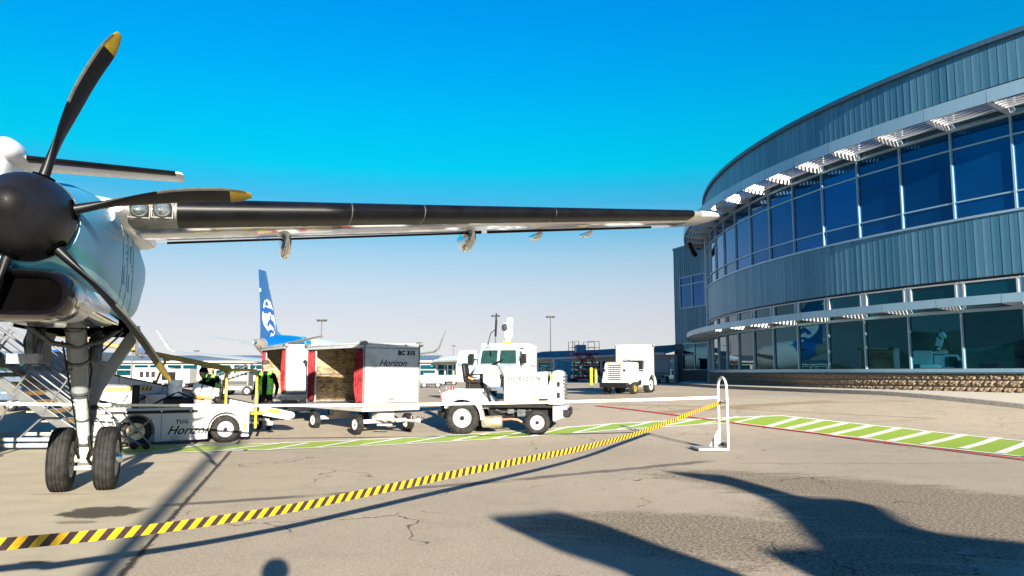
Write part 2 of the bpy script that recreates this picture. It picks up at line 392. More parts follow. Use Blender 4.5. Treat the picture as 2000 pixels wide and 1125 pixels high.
# ================================================================ CURVED TERMINAL BUILDING
CX,CY,CR=52.85,47.58,39.46; PH0=2.9574; DPH=.05891
def siding_mat(name,a,b_,rough):
    m,nt,b=newmat(name); v=objc(nt)
    st=nt.nodes.new('ShaderNodeMapping'); nt.links.new(v,st.inputs[0]); st.inputs['Scale'].default_value=(6,6,.35)
    oi=nt.nodes.new('ShaderNodeObjectInfo'); n=noise(nt,st.outputs[0],2,5,.6)
    rn=E_(nt,oi.outputs['Random'])
    c=mixc(nt,(n*.6+rn*.5).step(.25,.85),a,b_); nt.links.new(c,b.inputs['Base Color']); b.inputs['Metallic'].default_value=.55
    nt.links.new((noise(nt,v,1.5,3)*.12+(rough-.06)).o,b.inputs['Roughness'])
    s2=nt.nodes.new('ShaderNodeMapping'); nt.links.new(v,s2.inputs[0]); s2.inputs['Scale'].default_value=(3,3,.8)
    bump(nt,b,noise(nt,s2.outputs[0],1.2,2,.5),.25,.02); return m
siding=siding_mat('ribbed_metal_siding',(.045,.15,.235),(.085,.205,.30),.38)
trim=siding_mat('metal_trim',(.22,.36,.47),(.27,.42,.53),.38)
trimd=siding_mat('dark_metal_trim',(.05,.12,.18),(.08,.15,.21),.4)
alupale=siding_mat('pale_louver_aluminium',(.36,.38,.40),(.42,.44,.46),.45)
def glass_mat(name,col,wav,f0=2.1):
    m,nt,b=newmat(name); v=objc(nt)
    t=nt.nodes.new('ShaderNodeTexCoord'); oi=nt.nodes.new('ShaderNodeObjectInfo')
    va=nt.nodes.new('ShaderNodeVectorMath'); va.operation='ADD'; nt.links.new(v,va.inputs[0]); nt.links.new(oi.outputs['Random'],va.inputs[1])
    n=noise(nt,va.outputs[0],.6,3,.5)
    rn=E_(nt,oi.outputs['Random']); c=mixc(nt,(n*.5+rn*.6).step(.15,.9),tuple(x*1.2 for x in col),tuple(x*.6 for x in col)); nt.links.new(c,b.inputs['Base Color'])
    b.inputs['Roughness'].default_value=.015; b.inputs['IOR'].default_value=1.5; b.inputs['Metallic'].default_value=f0
    bump(nt,b,noise(nt,va.outputs[0],.9,1,.4),wav,.02); return m
glassU=glass_mat('blue_upper_glass',(.003,.095,.28),.09,.8)
glassL=glass_mat('teal_lower_glass',(.003,.075,.115),.11,.8)
def cmu(name,a,b_,d):
    m,nt,b=newmat(name); v=objc(nt); oi=nt.nodes.new('ShaderNodeObjectInfo')
    va=nt.nodes.new('ShaderNodeVectorMath'); va.operation='ADD'; nt.links.new(v,va.inputs[0]); nt.links.new(oi.outputs['Random'],va.inputs[1])
    c=mixc(nt,noise(nt,va.outputs[0],9,5,.7).step(.3,.7),a,b_); nt.links.new(c,b.inputs['Base Color']); b.inputs['Roughness'].default_value=.95
    bump(nt,b,noise(nt,va.outputs[0],14,6,.75),1.,d); return m
block_m=cmu('split_face_block',(.27,.20,.13),(.17,.13,.095),.05)
mortar=cmu('mortar',(.16,.14,.12),(.12,.11,.1),.004)
sidewalk_m=cmu('sidewalk_concrete',(.46,.43,.37),(.38,.355,.30),.004)
curb_m=cmu('curb_concrete',(.22,.21,.19),(.15,.145,.135),.006)
term=thing('curved_terminal_building','two storey curved airport terminal with blue glass, ribbed metal siding and stone base','building',(CX,CY,0))
def arcmb(r0,r1,z0,z1,a0,a1,n=3,mb=None):   # r1>r0, outward = bigger radius
    g=mb or MB(); rings=[]
    for i in range(n+1):
        a=a0+(a1-a0)*i/n; c,s=math.cos(a),math.sin(a)
        rings.append([(r0*c,r0*s,z0),(r1*c,r1*s,z0),(r1*c,r1*s,z1),(r0*c,r0*s,z1)])
    return g.loft(rings)
K0,K1=-1,15           # bays built
def inst(name,me,phi,par=term,**k): return link(name,me,par,(0,0,0),phi,**k)
gap=.012/CR
# siding panels, three bands, 7 per bay; placed with own origin so that each can sit slightly off true
def panel_mesh(z0,z1):
    g=MB(); w_=2.32/7/2-.004
    pr=[(0,-w_),(.0,-w_+.02),(-.03,-w_+.035),(-.03,-w_+.05),(0,-w_+.065),(0.0,-.02),(.008,0),(0,.02),(0,w_)]
    # x outward
    g.loft([[(-.10,-w_,z),( .0,-w_,z),(.007,-w_+.016,z),(.007,-w_+.036,z),(0,-w_+.055,z),(.004,.03,z),(0,w_,z),(-.10,w_,z)] for z in (z0,z1)])
    return g
for z0,z1 in ((12.45,14.15),(5.21,7.55)):
    me=panel_mesh(z0,z1).mesh('siding_panel',siding)
    for k in range(K0-2,K1):
        for q in range(7):
            if k<K0+1 and z0<8 and k<-1: pass
            a=PH0+(k+(q+.5)/7)*DPH
            link('siding_panel',me,term,(CR*math.cos(a),CR*math.sin(a),0),a+random.uniform(-.02,.02))
A0=PH0+(K0-2)*DPH; A1=PH0+K1*DPH; NA=3*(K1-K0+2)
arcmb(CR-.15,CR+.17,14.15,14.35,A0,A1,NA).build('parapet_cap',trimd,term)
arcmb(CR-.6,CR-.11,.8,14.15,A0,A1,NA).build('backing_wall',trimd,term)
arcmb(CR-.1,CR+.05,12.36,12.45,A0,A1,NA).build('flashing',black,term)
arcmb(CR-.1,CR+.07,7.53,7.62,A0,A1,NA).build('flashing',trim,term)
arcmb(CR-.1,CR+.04,5.13,5.21,A0,A1,NA).build('flashing',black,term)
arcmb(CR-.1,CR+.10,1.57,1.74,A0,A1,NA).build('sill',trim,term); arcmb(CR-.1,CR+.14,1.545,1.60,A0,A1,NA).build('sill',trimd,term)
arcmb(CR-.1,CR+.08,11.12,11.22,A0,A1,NA).build('head_frame',trim,term); arcmb(CR-.1,CR+.08,3.9,4.02,A0,A1,NA).build('head_frame',trim,term)
# end pilaster, full height flat pale metal
arcmb(CR-.15,CR+.12,.8,12.36,PH0-.030,PH0-.002,2).build('corner_post',trim,term)
# window bays
h=DPH/2; mw=.035/CR
def pane_set(zs,gm):
    out=[]
    for z0,z1 in zs:
        out.append(arcmb(CR-.06,CR-.02,z0+.03,z1-.03,-h+mw,h-mw,1).mesh('window_pane',gm,False))
    return out
up=pane_set(((7.62,8.27),(8.27,10.41),(10.41,11.12)),glassU); lw=pane_set(((1.74,3.9),),glassL)
clu=arcmb(CR-.06,CR-.03,11.6,12.27,-h+.20/CR,h-.20/CR,1).mesh('clerestory_pane',glassU,False)
cll=arcmb(CR-.06,CR-.03,4.38,5.03,-h+.20/CR,h-.20/CR,1).mesh('clerestory_pane',glassL,False)
trm=[arcmb(CR-.02,CR+.045,z-.03,z+.03,-h+mw,h-mw,1).mesh('transom',trim,False) for z in (8.27,10.41)]
def mullion(z0,z1):
    g=MB(); g.b2((CR-.08,-.034,z0),(CR+.075,.034,z1)); return g.mesh('mullion',trim,False)
mu=mullion(7.62,11.12); ml=mullion(1.74,3.9)
def clframe(z0,z1):
    g=MB(); arcmb(CR-.1,CR+.05,z1-.06,z1,-h+.05/CR,h-.05/CR,1,g); arcmb(CR-.1,CR+.05,z0,z0+.06,-h+.05/CR,h-.05/CR,1,g)
    for s in (-1,1):
        a=s*(h-.16/CR); arcmb(CR-.1,CR+.05,z0+.06,z1-.06,a-.035/CR,a+.035/CR,1,g)
    return g.mesh('window_frame',alupale,False)
cfu=clframe(11.52,12.34); cfl=clframe(4.3,5.11)
def pier(z0,z1):
    g=MB(); g.b2((CR-.12,-.13,z0),(CR+.0,.13,z1)); return g.mesh('pier_panel',trim,False)
pu=pier(11.22,12.36); pl=pier(4.02,5.13)
# sunshades
def shade(zt,zb,out,z_in):
    fas=MB(); arcmb(CR+out,CR+out+.06,zb,zt,-h+gap,h-gap,3,fas); fm=fas.mesh('fascia_panel',trim)
    joint=MB(); joint.b2((CR+out-.01,-.006,zb+.01),(CR+out+.05,.006,zt-.01)); 
    slats=[]
    nS=6
    for i in range(nS):
        t=(i+.5)/nS; r=CR+.18+(out-.22)*t; z=(z_in+.12)*(1-t)+(zb+.12)*t
        g=MB(); rings=[]
        ca,sa=math.cos(R_(-36)),math.sin(R_(-36)); wd=.15; th=.022
        for j in range(4):
            a=-h+.03/CR+(2*h-.06/CR)*j/3
            ring=[]
            for u,v in ((-wd/2,-th/2),(wd/2,-th/2),(wd/2,th/2),(-wd/2,th/2)):
                rr=r+u*ca-v*sa; zz=z+u*sa+v*ca
                ring.append((rr*math.cos(a),rr*math.sin(a),zz))
            rings.append(ring)
        g.loft(rings); slats.append(g.mesh('slat',alupale))
    br=MB(); pts=[(CR+.02,z_in+.28),(CR+.02,z_in-.10),(CR+.25,z_in-.12)]
    for i in range(7):
        t=i/6.; pts.append((CR+.3+(out-.34)*t,(z_in-.12)+(zb-.02-z_in+.12)*(t**1.6)))
    pts+=[(CR+out-.02,zb+.06),(CR+out-.02,zt-.02)]
    br.prism(pts,-.02,.02,'xz'); bm_=br.mesh('bracket',alupale,False)
    tube=MB(); arcmb(CR+.08,CR+.16,z_in+.16,z_in+.24,-h+.02/CR,h-.02/CR,3,tube); tm=tube.mesh('support_rail',alupale)
    return fm,slats,bm_,tm
S1=shade(11.86,11.36,1.52,11.28); S2=shade(4.37,4.05,1.46,4.08)
for k in range(K0,K1):
    a=PH0+(k+.5)*DPH
    if k>=0:
        for m_ in up: inst('window_pane',m_,a)
        [inst('transom',t_,a) for t_ in trm]
        inst('clerestory_pane',clu,a); inst('window_frame',cfu,a)
        inst('mullion',mu,PH0+k*DPH); inst('pier_panel',pu,PH0+k*DPH)
    for m_ in lw: inst('window_pane',m_,a)
    inst('clerestory_pane',cll,a); inst('window_frame',cfl,a)
    inst('mullion',ml,PH0+k*DPH); inst('pier_panel',pl,PH0+k*DPH)
for S,ks in ((S1,range(-2,K1)),(S2,range(-3,K1))):
    for k in ks:
        a=PH0+(k+.5)*DPH
        inst('fascia_panel',S[0],a); inst('support_rail',S[3],a)
        for s_ in S[1]: inst('slat',s_,a)
        inst('bracket',S[2],PH0+k*DPH)
    inst('bracket',S[2],PH0+ks[0]*DPH+.0)
# split face stone base: 3 courses, blocks ~0.45 m
NB=5; db=DPH/NB
bv=[]
rr=random.Random(3)
for q in range(7):
    g=MB(); w2=2.32/NB/2-.006; nx_,nz_=6,4
    vs=[];
    for j in range(nz_+1):
        for i in range(nx_+1):
            edge=i in (0,nx_) or j in (0,nz_)
            vs.append((0.0 if edge else rr.uniform(.02,.10),-w2+2*w2*i/nx_+(0 if edge else rr.uniform(-.02,.02)),.245*j/nz_))
    fs=[(j*(nx_+1)+i,j*(nx_+1)+i+1,(j+1)*(nx_+1)+i+1,(j+1)*(nx_+1)+i) for j in range(nz_) for i in range(nx_)]
    g.add(vs,fs); g.b2((-.12,-w2,0),(-.002,w2,.243)); bv.append(g.mesh('stone_block',block_m,False))
arcmb(CR-.1,CR-.012,.78,1.55,A0,A1,NA).build('mortar_bed',mortar,term)
for c in range(3):
    for k in range((K0-1)*NB,(K1-1)*NB+2):
        a=PH0+(k+.5+(.5 if c%2 else 0))*db
        link('stone_block',rr.choice(bv),term,(CR*math.cos(a),CR*math.sin(a),.79+c*.252),a)
# roof deck
g=MB(); g.add([((CR-.1)*math.cos(A0+(A1-A0)*i/20),(CR-.1)*math.sin(A0+(A1-A0)*i/20),14.1) for i in range(21)]+[(0,0,14.1)],[tuple(range(22))]); g.build('roof',trimd,term)
# wing block behind (flat)
wA=Vector((13.65,64.2,0)); wB=Vector((15.25,59.3,0)); wd=(wB-wA).normalized(); wl=(wB-wA).length
wing=thing('terminal_wing_block','flat blue metal clad wing block standing at the far end of the curved terminal','building',(wA.x,wA.y,0),math.atan2(wd.y,wd.x))
# local x along wall, -y outward? outward is left
g=MB(); g.b2((0,.1,.7),(wl+6,14,11.75)); g.build('core_wall',trimd,wing)
g=MB(); g.b2((-.06,-.06,11.75),(wl+6,14,11.95)); g.build('parapet_cap',trimd,wing)
me=MB(); me.b2((0,-.02,0),(.30,.1,1)); 
def flatpanel(z0,z1,x):
    g=MB(); g.b2((x+.005,0,z0),(x+.325,.1,z1)); g.b2((x+.005,-.03,z0),(x+.04,0,z1)); g.build('siding_panel',siding,wing,False)
nP=int((wl+.8)/.33)
for i in range(nP):
    x=i*.33
    if .9<x<wl+1: flatpanel(9.35,11.75,x); flatpanel(3.9,6.75,x)
    else: flatpanel(3.9,11.75,x)
for xa,xb in ((1.0,2.75),(2.85,4.6),(4.7,6.0)):
    for za,zb in ((6.85,8.65),(8.72,9.3)):
        g=MB(); g.b2((xa,.04,za),(xb,.07,zb)); g.build('window_pane',glassU,wing,False)
g=MB()
for x in (.93,2.8,4.65): g.b2((x-.05,-.03,6.75),(x+.05,.09,9.35))
for z in (6.8,8.68,9.33): g.b2((.9,-.02,z-.035),(wl+.8,.085,z+.035))
g.build('window_frame',trim,wing,False)
g=MB(); g.b2((-.05,-.1,.7),(1.0,.1,3.9)); g.build('stone_pier',cmu('dark_stone',(.11,.105,.10),(.075,.07,.07),.02),wing,False)
g=MB(); g.b2((1.0,-.04,.7),(wl+1,.1,1.75)); g.build('stone_base',MATS.get('x') or bpy.data.materials['dark_stone'],wing,False)
for xa,xb in ((1.05,2.9),(2.98,4.8)):
    for za,zb in ((1.8,3.0),(3.05,3.85)):
        g=MB(); g.b2((xa,.02,za),(xb,.06,zb)); g.build('window_pane',glassL,wing,False)
g=MB()
for x in (1.03,2.94,4.83): g.b2((x-.04,-.03,1.75),(x+.04,.09,3.9))
for z in (1.78,3.02,3.88): g.b2((1.0,-.02,z-.03),(wl+.8,.08,z+.03))
g.build('window_frame',trim,wing,False)
# floodlight on the corner
fp=P(1369,487,56.0); fl=thing('wall_floodlight','black floodlight on a short arm at the upper left corner of the curved terminal','floodlight',fp)
g=MB(); g.tube((0,0,0),(-.42,-.15,.02),.045); g.build('arm',black,fl)
g=MB(); r=Matrix.Rotation(R_(-22),3,'Y'); g.box((-.75,-.2,.0),(.30,.30,1.0),r); g.build('housing',black,fl,bevel=.04)
g=MB(); g.box((-.52,-.2,-.38),(.30,.25,.4),r); g.build('ballast_box',black,fl,bevel=.03)
# sidewalk + curb
def SO(a): t=(a-2.80)/(3.61-2.80); return 1.75+(3.75-1.75)*max(0,t)
def world_arc(a,r): return CX+r*math.cos(a),CY+r*math.sin(a)
def curb():
    n=120; top=[];R1=[];R2=[];R3=[]
    for i in range(n+1):
        a=2.72+(3.95-2.72)*i/n; o=SO(a)
        x1,y1=world_arc(a,CR-.3); x2,y2=world_arc(a,CR+o-.15); x3,y3=world_arc(a,CR+o)
        zc=H(x3,y3)+.155
        top.append([(x1,y1,.86),(x2,y2,zc)]); R1.append([(x2,y2,zc+.001),(x3-.0,y3,zc-.006),(x3,y3,zc-.35),(x2,y2,zc-.35)])
    s=MB(); s.loft(top,False,False); struct(s.build('sidewalk',sidewalk_m))
    for i in range(0,n,4):
        g=MB(); g.loft(R1[i:i+5]); struct(g.build('kerb_stone',curb_m,bevel=.012))
curb()
# ================================================================ FAR LOW CONCOURSE
roofm=siding_mat('blue_standing_seam_roof',(.16,.22,.30),(.20,.27,.36),.45)
wallw=M('cream_concourse_wall',(.40,.39,.37),.7,var=.05,sc_=.6)
farglass=glass_mat('concourse_glass',(.01,.13,.19),.03,.8)
conc=thing('long_low_concourse','long single storey airport concourse with blue metal roof and two rows of windows','building',(0,100,0))
pl_=[(-103,119),(-11,113),(-2.8,98),(5.9,86),(13.4,63.5)]
ZT,ZE=4.1,3.05
def bay_meshes(wd):
    out=[]
    b0=-.2
    g=MB(); g.b2((0,.12,b0),(wd,.3,ZE)); out.append(('wall',g.mesh('wall',wallw,False)))
    g=MB()
    for z0,z1 in ((b0,1.05),(1.86,1.98),(2.62,ZE)): g.b2((0,0,z0),(wd,.12,z1))
    for x in (0,wd*.47,wd-.25): g.b2((x,-.01,1.05),(x+.25,.12,2.62))
    out.append(('window_frame',g.mesh('window_frame',wallw,False)))
    for x0,x1 in ((.25,wd*.47),(wd*.47+.25,wd-.25)):
        for z0,z1 in ((1.05,1.86),(1.98,2.62)):
            g=MB(); g.b2((x0,.07,z0),(x1,.11,z1)); out.append(('window_pane',g.mesh('window_pane',farglass,False)))
    g=MB(); rings=[]
    for i in range(7):
        t=i/6; rings.append((-.9+t*6.5,ZE+.12+(ZT-ZE-.12)*math.sin(t*math.pi/2)))
    poly=[(y,z) for y,z in rings]+[(y,z-.10) for y,z in reversed(rings)]
    g.prism(poly,0,wd,'yz')
    n=max(2,int(wd/.6))
    for i in range(n):
        x=wd*(i+.0)/n; g.prism([(y,z+.07) for y,z in rings]+[(y,z-.02) for y,z in reversed(rings)],x,x+.06,'yz')
    out.append(('roof_panel',g.mesh('roof_panel',roofm)))
    g=MB(); g.b2((0,-1.0,ZE-.06),(wd,-.85,ZE+.16)); out.append(('gutter',g.mesh('gutter',wallw,False)))
    return out
for (x0,y0),(x1,y1) in zip(pl_[:-1],pl_[1:]):
    Ls=math.hypot(x1-x0,y1-y0); n=max(1,round(Ls/5.2)); wd=Ls/n; ang=math.atan2(y1-y0,x1-x0)
    ms=bay_meshes(wd)
    for i in range(n):
        t=i/n; px,py=x0+(x1-x0)*t,y0+(y1-y0)*t
        for nm,me in ms: link(nm,me,conc,(px,py-100,.0),ang)
# ================================================================ TURBOPROP AIRCRAFT (local x outboard along the wing, y aft, z up; origin under the propeller hub)
ac=thing('turboprop_airliner','white high-wing turboprop airliner at left, black propeller and wing spanning the photo','aircraft',(-4.76,7.4,0),R_(20))
HZ=3.14
def ring(yc,zc,hw,hh,pw=2.,n=32,xc=0.):
    out=[]
    for i in range(n):
        a=2*math.pi*i/n; c,s=math.cos(a),math.sin(a)
        out.append((xc+hw*math.copysign(abs(c)**(2/pw),c),yc,zc+hh*math.copysign(abs(s)**(2/pw),s)))
    return out
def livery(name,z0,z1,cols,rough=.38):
    """blue base with sky-lit shade put into the colour, a stripe band between local heights"""
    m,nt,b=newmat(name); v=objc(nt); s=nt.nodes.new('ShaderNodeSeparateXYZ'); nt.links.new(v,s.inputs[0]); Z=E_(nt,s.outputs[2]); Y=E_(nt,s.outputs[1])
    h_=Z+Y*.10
    c=mixc(nt,h_.step(z0,z0+.01)*h_.step(z1+.01,z1),(.055,.29,.47),cols[0])  # base blue: sky light on the shaded nacelle is put into the colour
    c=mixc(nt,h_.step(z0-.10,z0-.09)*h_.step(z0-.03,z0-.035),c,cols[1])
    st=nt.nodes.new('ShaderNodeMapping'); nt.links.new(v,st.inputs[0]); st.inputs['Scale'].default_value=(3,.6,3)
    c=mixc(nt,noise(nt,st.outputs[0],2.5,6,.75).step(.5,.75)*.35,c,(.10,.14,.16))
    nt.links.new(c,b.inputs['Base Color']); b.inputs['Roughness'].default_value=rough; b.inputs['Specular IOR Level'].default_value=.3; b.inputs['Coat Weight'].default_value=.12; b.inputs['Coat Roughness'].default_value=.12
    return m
nacm=livery('nacelle_sky_tinted_paint',2.83,2.92,((.02,.30,.36),(.30,.62,.66)))
nac=MB()
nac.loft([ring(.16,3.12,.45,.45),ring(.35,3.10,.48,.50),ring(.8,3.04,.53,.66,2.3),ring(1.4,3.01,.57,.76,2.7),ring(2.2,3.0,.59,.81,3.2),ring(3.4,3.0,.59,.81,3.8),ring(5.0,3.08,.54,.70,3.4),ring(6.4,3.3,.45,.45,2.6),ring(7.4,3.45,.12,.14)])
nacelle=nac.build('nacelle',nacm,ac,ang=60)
# panel seams, fasteners and access doors
def nsurf(y,z):
    t=max(0.,min(1.,(y-2.2)/1.2)); hw=.59; pw=3.2+.6*t; c=(z-3.0)/.81
    return hw*max(0.,1-abs(c)**pw)**(1/pw)
for y in (2.3,2.75,3.35):
    g=MB(); g.loft([[(nsurf(y,z)-.01,y,z),(nsurf(y,z)+.003,y,z),(nsurf(y,z)+.003,y+.01,z),(nsurf(y,z)-.01,y+.01,z)] for z in [2.45+.1*i for i in range(12)]]); g.build('panel_seam',greyp,nacelle,False)
for y,z in ((2.45,2.75),(2.95,2.7),(3.05,3.1)):
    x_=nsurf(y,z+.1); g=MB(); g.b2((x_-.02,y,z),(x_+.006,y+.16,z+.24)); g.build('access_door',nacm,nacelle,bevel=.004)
g=MB()
for i in range(5): g.b2((.5,2.6,2.9+i*.09),(nsurf(2.6,2.9+i*.09)+.004,2.615,2.93+i*.09))
for i in range(4): g.b2((.5,3.2,3.0+i*.07),(nsurf(3.2,3.+i*.07)+.004,3.25,3.02+i*.07))
g.build('stencil_marks',greyp,nacelle,False)
# bottom pan, polished
g=MB(); g.loft([ring(1.0,2.33,.44,.11,2.6),ring(1.8,2.27,.54,.12,3),ring(2.3,2.24,.58,.08,3.2)]); g.build('belly_pan',chrome,nacelle,ang=60)
# chin air intake
def stad(y,zc,hw,hh,n=32,xc=-.12):
    out=[]
    for i in range(n):
        a=2*math.pi*i/n; c,s=math.cos(a),math.sin(a)
        out.append((xc+(hw-hh)*(1 if c>0 else -1)*min(1,abs(c)*4)+hh*c,y,zc+hh*s))
    return out
g=MB(); g.loft([stad(.55,2.38,.40,.14),stad(.20,2.39,.43,.16),stad(.10,2.39,.47,.195),stad(.07,2.39,.51,.22),stad(.13,2.39,.55,.25),stad(.30,2.39,.57,.27),stad(.7,2.42,.56,.29),stad(1.3,2.5,.53,.32),stad(1.9,2.6,.5,.32)],False); g.build('air_intake',M('gloss_black_intake',(.004,.004,.006),.2,coat=.5),ac,ang=60)
g=MB(); g.loft([stad(.215,2.39,.425,.158),stad(.9,2.38,.3,.1)]); g.build('intake_duct',darkhole,ac)
g=MB(); g.loft([ring(.55,2.45,.50,.2,2.6,xc=-.1),ring(1.1,2.40,.52,.22,2.8,xc=-.04),ring(1.8,2.42,.55,.25,3)]); g.build('chin_cowling',acwhite,ac,ang=60)
# spinner and blades
spn=MB(); spn.lathe([(.005,-.78),(.06,-.77),(.10,-.74),(.145,-.68)],(0,0,HZ),(0,1,0),40,False)
spn.build('spinner_tip',black,ac,ang=60)
spn=MB(); spn.lathe([(.145,-.68),(.155,-.665),(.21,-.59),(.29,-.46),(.355,-.32),(.40,-.16),(.425,0),(.435,.10),(.43,.145),(.10,.15)],(0,0,HZ),(0,1,0),56,False)
spinner=spn.build('spinner',spin,ac,ang=50)
g=MB(); g.lathe([(.431,.0),(.438,.0),(.441,.02),(.436,.024)],(0,.09,HZ),(0,1,0),56,False); g.build('spinner_seam',black,spinner)
# blade template along +z from hub; x tangential (clockwise positive seen from the front => +x), y aft
def blade_sections(r):
    t=max(0.,(r-.38)/1.70)
    chord=.12 if t<.08 else (.12+(.29-.12)*sm((t-.08)/.5)) * (1 if t<.84 else math.sqrt(max(.12,1-((t-.84)/.185)**2)))
    th=.105*(1-sm(t/.35))+.024*(sm(t/.35)); th=max(th*(1 if t<.85 else .6),.008)
    beta=R_(13+6*sm(t*1.1))      # chord direction away from the shaft axis
    off=-.03*math.sin(min(1,t*1.1)*math.pi)+(.055*max(0,(t-.55)/.45)**1.8)
    offy=.05*t
    return chord,th,beta,off,offy
def blade(r0,r1,n,name,mats,grow=0.):
    g=MB(); rings=[]; m=14
    for i in range(n+1):
        r=r0+(r1-r0)*i/n; ch,th,be,off,oy=blade_sections(r); rg=[]
        for k in range(m):
            a=2*math.pi*k/m; u=math.cos(a)*(ch/2+grow); v=math.sin(a)*(th/2+grow)*(1 if math.cos(a)<.3 else .75)
            x=u*math.sin(be)+v*math.cos(be)+off; y=u*math.cos(be)-v*math.sin(be)+oy
            rg.append((x,y,r))
        rings.append(rg)
    return g.loft(rings).mesh(name,mats,ang=50)
def blade_strip(r0,r1,n,name,mat):   # leading edge guard
    g=MB(); rings=[]
    for i in range(n+1):
        r=r0+(r1-r0)*i/n; ch,th,be,off,oy=blade_sections(r); rg=[]
        for k in range(7):
            a=math.pi+(-1+2*k/6)*.75; u=math.cos(a)*(ch/2+.003); v=math.sin(a)*(th/2+.003)
            rg.append((u*math.sin(be)+v*math.cos(be)+off,u*math.cos(be)-v*math.sin(be)+oy,r))
        rings.append(rg)
    return g.loft(rings,False,False).mesh(name,mat,ang=60)
bmain=blade(.36,1.90,26,'propeller_blade',bladem); btip=blade(1.898,2.115,9,'blade_tip',M('blade_tip_yellow',(.30,.20,.005),.4),.0006); bguard=blade_strip(1.20,2.06,16,'leading_edge_guard',M('worn_grey_guard',(.12,.125,.11),.35,metal=.3,var=.2))
bboot=blade_strip(.42,1.19,12,'deice_boot',boot)
cuff=MB(); cuff.lathe([(.085,.0),(.088,.035),(.075,.06)],(0,0,.36),(0,0,1),18,True); cuffm=cuff.mesh('blade_cuff',black)
slot=MB(); slot.lathe([(.0,.0),(.105,.0),(.105,.012),(.0,.012)],(0,0,.415),(0,0,1),24,False); slotm=slot.mesh('blade_root_seal',darkhole)
for i in range(6):
    al=R_(90-11.8-60*i)   # rotation about the shaft, from vertical towards +x
    b=bpy.data.objects.new('propeller_blade',bmain); COL.objects.link(b); b.parent=ac; b.location=(0,0,HZ); b.rotation_euler=(0,al,0)
    for nm,me in (('blade_tip',btip),('leading_edge_guard',bguard),('deice_boot',bboot),('blade_cuff',cuffm),('blade_root_seal',slotm)): link(nm,me,b)
# wing
def wing_sec(s):
    t=(s-.5)/(10.1-.5)
    le=2.15+.42*t+(.0); ch=2.75+(1.30-2.75)*t; th=ch*(.165-.035*t); z=3.68+.70*t
    return le,ch,th,z
AF=[(1,0),(.9,.014),(.75,.034),(.6,.052),(.45,.064),(.3,.068),(.2,.062),(.1,.047),(.05,.035),(.02,.023),(.0,0),(.02,-.020),(.05,-.030),(.1,-.037),(.2,-.045),(.3,-.048),(.45,-.046),(.6,-.038),(.75,-.025),(.9,-.010),(1.,-.003)]
def wring(s,sec,grow=0.,xc=0,flip=1,pts=AF):
    le,ch,th,z=sec
    k=th/(ch*.116); inc=.03
    return [(xc+flip*s,le+u*ch,z+v*ch*k-u*ch*inc*.0+0) for u,v in pts]
ss=[.45+i*(9.5-.45)/14 for i in range(15)]
wunder=M('polished_wing_skin',(.60,.60,.58),.13,metal=.75,var=.06,sc_=.8,coat=.3)
g=MB(); g.loft([wring(s,wing_sec(s)) for s in ss]); wg=g.build('wing',wunder,ac,ang=40)
# tip cap, rounded
g=MB(); rs=[]
for i in range(8):
    t=i/7.; s=9.5+.62*t; le,ch,th,z=wing_sec(9.5); q=math.sqrt(max(.0,1-(t*.98)**2)); rs.append(wring(s,(le+ch*.45*(1-q)**1.2+.03*t,ch*(1-.62*(1-q)),th*max(q,.12),z+.05*t)))
g.loft(rs); g.build('wing_tip',acwhite,wg,ang=50)
# de-ice boot over the leading edge
BT=[AF[i] for i in range(6,15)]
def bootring(s,f=1.,gr=.006):
    le,ch,th,z=wing_sec(s); k=th/(ch*.116); out=[]
    for u,v in BT:
        out.append((s,le+u*ch*.9*f-gr*1.3,z+(v*ch*k)*(1.0)+(gr if v>0 else -gr if v<0 else 0)))
    return out
def bootpart(s0,s1):
    n=6; g=MB(); g.loft([bootring(s0+(s1-s0)*i/n) for i in range(n+1)],False,False); return g.build('deice_boot',boot,wg,ang=60)
for a_,b_ in ((1.20,3.48),(3.49,4.55),(4.56,6.7),(6.71,9.33)): bootpart(a_,b_)
for s in (3.485,4.555):
    g=MB(); g.loft([bootring(s-.008,1.,.008),bootring(s+.008,1.,.008)],False,False); g.build('boot_seam',alu,wg)
# landing lights bay
lb=MB()
for i in range(2):
    pass
bz=wing_sec(.9)
g=MB(); g.loft([bootring(s,1.,.009) for s in (.42,.6,.8,1.0,1.195)],False,False); g.build('landing_light_bay',M('light_bay_skin',(.30,.30,.30),.3,metal=.5),wg,ang=60)
for s in (.76,1.03):
    le,ch,th,z=wing_sec(s); c=(s,le-.022,z+.0)
    g=MB(); g.lathe([(.115,.03),(.12,.0),(.105,-.012),(.10,.0),(.07,.03),(.0,.045)],c,(0,1,.0),28,False); lamp=g.build('landing_light',M('lamp_bezel',(.06,.065,.07),.3,metal=.6),wg)
    g=MB(); g.lathe([(.098,.0),(.07,-.03),(.03,-.042),(.0,-.045)],c,(0,1,0),28,False); g.build('lens',M('clear_lens',(.20,.23,.24),.08,metal=.7,var=.3,sc_=14),lamp)
    g=MB(); g.box((s,le+.0,z+.115),(.24,.03,.02)); g.box((s,le+.0,z-.115),(.24,.03,.02)); g.box((s-.125,le,z),(.02,.03,.25)); g.box((s+.125,le,z),(.02,.03,.25)); g.build('light_frame',M('light_frame_dark',(.05,.05,.045),.5,metal=.4),wg,bevel=.004)
# small lamp on nacelle side
g=MB(); g.lathe([(.085,.02),(.08,-.01),(.04,-.03),(0,-.034)],(.50,1.5,3.48),(.75,-.65,.1),20,False); g.build('nacelle_light',glassm,nacelle)
# wing root fillet
g=MB(); g.loft([ring(1.95,3.66,.60,.10,2.3),ring(2.15,3.66,.66,.18,2.3),ring(2.6,3.66,.74,.24,2.6),ring(3.6,3.66,.76,.24,2.6),ring(4.8,3.64,.75,.12,2.5)]); g.build('wing_fillet',acwhite,nacelle,ang=60)
